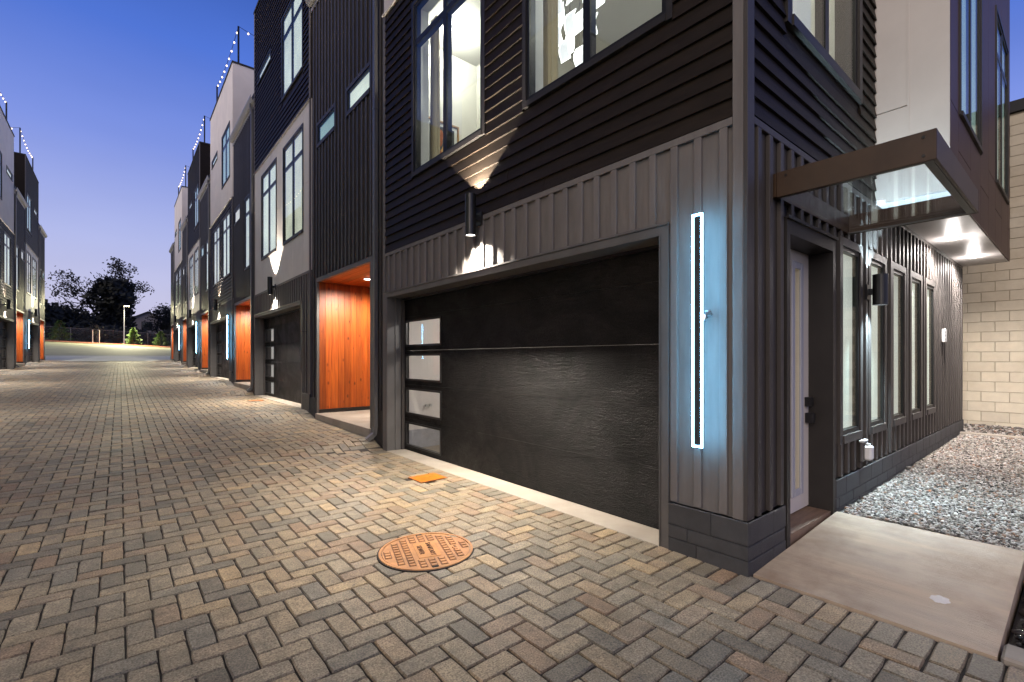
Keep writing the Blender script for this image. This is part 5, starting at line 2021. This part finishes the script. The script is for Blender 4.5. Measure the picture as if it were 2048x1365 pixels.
# ---------------------------------------------------------------- trees
def tree(x, y, h, spread, seed, label, leaf=0.7, group='dark trees on the skyline', dens=1.0, trunk_r=0.3, leafsize=0.32, mat='leaf_dark', droop=0.0, base_dz=-0.3,
         name='bare_tree', ivy=0.0):
    rs = random.Random(seed)
    zb = lz(x, y) + base_dz
    t = thing(name, label, 'tree', (x, y, zb), group)
    tr = MB()
    tips = []
    def grow_(p, d, ln, r, lv):
        n = 3
        pts = [p]
        q = Vector(p)
        dd = Vector(d)
        for i in range(n):
            dd = (dd + Vector((rs.uniform(-1, 1), rs.uniform(-1, 1), rs.uniform(-0.6, 1) - droop)) * 0.22).normalized()
            q = q + dd * ln / n
            pts.append(tuple(q))
        tr.tube(pts, r, 5 if lv < 2 else 3, r_end=r * 0.55, cap=False)
        if lv >= 2:
            tips.append((tuple(q), r))
            tips.append((pts[2], r))
        if lv >= 5 or ln < 0.35:
            return
        kids = rs.choice((2, 3, 3)) if lv < 4 else 2
        for c in range(kids):
            a = rs.uniform(0, 2 * math.pi)
            tilt = rs.uniform(0.35, 0.95)
            side_ = dd.orthogonal().normalized()
            side_.rotate(Matrix.Rotation(a, 3, dd))
            nd = (dd * math.cos(tilt) + side_ * math.sin(tilt) * spread).normalized()
            grow_(tuple(q), nd, ln * rs.uniform(0.62, 0.82), r * 0.58, lv + 1)
        if lv < 3:
            mid_p = pts[2]
            a = rs.uniform(0, 2 * math.pi)
            side_ = dd.orthogonal().normalized()
            side_.rotate(Matrix.Rotation(a, 3, dd))
            grow_(mid_p, (dd * 0.5 + side_ * spread).normalized(), ln * 0.6, r * 0.45, lv + 1)
    grow_((x, y, zb), (rs.uniform(-0.05, 0.05), 0, 1), h * 0.34, trunk_r, 0)
    tr.build('trunk', 'bark', t)
    lf = MB()
    for (p, r) in tips:
        if rs.random() > leaf:
            continue
        for k_ in range(int(7 * dens)):
            c = Vector(p) + Vector((rs.gauss(0, 1), rs.gauss(0, 1), rs.gauss(0, 0.8))) * leafsize * 1.7
            a = Vector((rs.uniform(-1, 1), rs.uniform(-1, 1), rs.uniform(-1, 1))).normalized() * leafsize * rs.uniform(0.5, 1.0)
            b = a.orthogonal().normalized() * leafsize * rs.uniform(0.3, 0.6)
            lf.add([tuple(c - a), tuple(c + b), tuple(c + a), tuple(c - b)], [(0, 1, 2, 3)])
    if ivy:
        for k_ in range(int(2600 * ivy)):
            # dense ivy clothing the trunk and the main fork
            tt = rs.random() ** 0.8
            rad = (0.16 + 0.20 * math.sin(min(1, tt * 1.15) * math.pi * 0.72)) * h * 0.50 * math.sqrt(rs.random())
            an = rs.uniform(0, 2 * math.pi)
            rad *= 1 + 0.35 * math.sin(3 * an + 7 * tt) + 0.2 * math.sin(11 * tt)
            c = Vector((x + rad * math.cos(an), y + rad * math.sin(an), zb + tt * h * 0.70))
            a = Vector((rs.uniform(-1, 1), rs.uniform(-1, 1), rs.uniform(-1, 1))).normalized() * 0.55
            b = a.orthogonal().normalized() * 0.34
            lf.add([tuple(c - a), tuple(c + b), tuple(c + a), tuple(c - b)], [(0, 1, 2, 3)])
    lf.build('crown', mat, t)
    return t
tree(-0.9, 118, 16.5, 0.8, 21, 'tall ivy covered tree with bare twigs in the middle of the skyline', leaf=0.55, dens=1.2, trunk_r=0.55, ivy=1.0)
tree(-7.2, 114, 5.4, 1.5, 5, 'broad dark tree left of the tall ivy tree', leaf=0.95, dens=2.2, trunk_r=0.4, leafsize=0.5)
tree(-11.6, 110, 5.8, 1.3, 8, 'dark tree at the left end of the skyline', leaf=0.95, dens=2.2, trunk_r=0.35, leafsize=0.5)
tree(-4.4, 122, 4.6, 1.5, 14, 'low dark tree close behind the tall ivy tree', leaf=1.0, dens=2.4, trunk_r=0.35, leafsize=0.5)
tree(8.9, 124, 7.4, 1.0, 31, 'thin bare tree at the right end of the skyline', leaf=0.35, dens=0.9, trunk_r=0.22)
tree(11.5, 120, 4.8, 1.2, 33, 'low dark tree beside the right row of houses', leaf=1.0, dens=2.2, trunk_r=0.3, leafsize=0.5)
# undergrowth behind the fence
ug = MB()
ur = random.Random(2)
for i in range(9000):
    x = ur.uniform(-19, 17)
    y = ur.uniform(93, 101)
    zt = (2.0 + 1.4 * mnoise.noise(Vector((x * 0.35, y * 0.2, 3))) + 0.5 * mnoise.noise(Vector((x * 1.3, y, 5)))) * ur.random() ** 0.6
    c = Vector((x, y, lz(x, y) + zt))
    a = Vector((ur.uniform(-1, 1), ur.uniform(-1, 1), ur.uniform(-1, 1))).normalized() * 0.34
    b = a.orthogonal().normalized() * 0.2
    ug.add([tuple(c - a), tuple(c + b), tuple(c + a), tuple(c - b)], [(0, 1, 2, 3)])
tag(ug.build('undergrowth', 'leaf_dark'), 'tangled dark undergrowth behind the chain link fence', 'undergrowth', kind='stuff')

def shrub(x, y, h, w, seed, label):
    rs = random.Random(seed)
    zb = lz(x, y) + 0.1
    t = thing('evergreen_shrub', label, 'shrub', (x, y, zb), 'young evergreens on the mulch bed')
    MB().tube([(x, y, zb), (x, y, zb + h * 0.8)], 0.05, 6, r_end=0.02).build('trunk', 'bark', t)
    lf = MB()
    for i in range(1100):
        tt = rs.random()
        rad = w * 0.5 * (1.05 - tt) ** 0.75 * (0.35 + 0.65 * rs.random()) * (1 + 0.25 * math.sin(tt * 23 + seed))
        an = rs.uniform(0, 2 * math.pi)
        c = Vector((x + rad * math.cos(an), y + rad * math.sin(an), zb + 0.12 + tt * h))
        d = Vector((math.cos(an), math.sin(an), rs.uniform(0.1, 1.0))).normalized()
        a = d * rs.uniform(0.10, 0.2)
        b = a.orthogonal().normalized() * 0.05
        lf.add([tuple(c - a * 0.4), tuple(c + b), tuple(c + a), tuple(c - b)], [(0, 1, 2, 3)])
    lf.build('crown', 'leaf_green', t)
shrub(-6.3, 88.5, 2.6, 2.7, 1, 'leftmost green evergreen shrub on the mulch bed')
shrub(1.5, 88.9, 2.3, 2.0, 2, 'green evergreen shrub just right of the lamp post')
shrub(4.7, 88.5, 2.1, 2.1, 3, 'rightmost green evergreen shrub on the mulch bed')
sp_ = thing('staked_sapling', 'bare staked sapling between the shrubs', 'sapling', (-2.6, 88.6, lz(-2.6, 88.6)))
zb = lz(-2.6, 88.6)
for dx in (-0.35, 0.35):
    MB().tube([(-2.6 + dx, 88.6, zb), (-2.6 + dx, 88.6, zb + 1.9)], 0.05, 6).build('stake', 'entry_door', sp_)
sm2 = MB()
srs = random.Random(6)
sm2.tube([(-2.6, 88.6, zb), (-2.55, 88.6, zb + 2.6)], 0.04, 5, r_end=0.015)
for i in range(14):
    z_ = zb + 1.1 + 1.4 * i / 14
    an = srs.uniform(0, 6.28)
    sm2.tube([(-2.58, 88.6, z_), (-2.58 + 0.7 * math.cos(an), 88.6 + 0.5 * math.sin(an), z_ + 0.5)], 0.015, 4, r_end=0.006)
sm2.build('trunk', 'bark', sp_)
lf = MB()
for i in range(70):
    c = Vector((-2.58 + srs.gauss(0, 0.45), 88.6 + srs.gauss(0, 0.3), zb + 1.9 + srs.gauss(0, 0.5)))
    a = Vector((srs.uniform(-1, 1), srs.uniform(-1, 1), srs.uniform(-1, 1))).normalized() * 0.09
    b = a.orthogonal().normalized() * 0.05
    lf.add([tuple(c - a), tuple(c + b), tuple(c + a), tuple(c - b)], [(0, 1, 2, 3)])
lf.build('crown', 'bark', sp_)

# ---------------------------------------------------------------- string lights on the roofs
def string_lights(side, Y0, z0, label, ext=None):
    T, flip = frame_T(side, Y0, z0)
    t = thing('string_lights', label, 'string lights', T(0.25, 0.3, H_TOP + 0.06), 'string lights on the roof terraces')
    zt = H_TOP + 1.58
    ends = [(0.22, 0.25), (0.22, GL - 0.25)]
    for (p, y) in ends:
        MB(T, flip).box(p - 0.03, p + 0.03, y - 0.03, y + 0.03, H_TOP + 0.05, zt).build('pole', 'black_metal', t)
    def run(a, b, sag, nb):
        pts = []
        for i in range(nb * 2 + 1):
            s_ = i / (nb * 2)
            pts.append((a[0] + (b[0] - a[0]) * s_, a[1] + (b[1] - a[1]) * s_, a[2] + (b[2] - a[2]) * s_ - sag * 4 * s_ * (1 - s_)))
        m = MB(T, flip)
        m.tube(pts, 0.010, 4)
        m.build('wire', 'black_metal', t)
        for i in range(nb):
            p = pts[2 * i + 1]
            m = MB(T, flip)
            m.cyl((p[0], p[1], p[2] - 0.085), 0.018, 0.03, 8, r2=0.034)
            m.cyl((p[0], p[1], p[2] - 0.055), 0.034, 0.035, 8, r2=0.016)
            m.build('bulb', 'bulb', t)
    run((0.22, 0.25, zt), (0.22, GL - 0.25, zt), 0.22, 9)
    run((0.22, 0.25, zt), (2.2, 0.15, zt - 0.2), 0.12, 3)
    return t
string_lights(+1, 20.3, 0.6, 'string of lit bulbs over the white topped middle house on the right')
string_lights(+1, 29.7, 0.9, 'string of lit bulbs over the fourth house on the right')
string_lights(+1, 39.1, 1.2, 'string of lit bulbs over the farthest white house on the right')
string_lights(-1, 29.3, 0.9, 'string of lit bulbs over the white house at the left edge')
string_lights(-1, 38.7, 1.2, 'string of lit bulbs over the black topped house on the left')
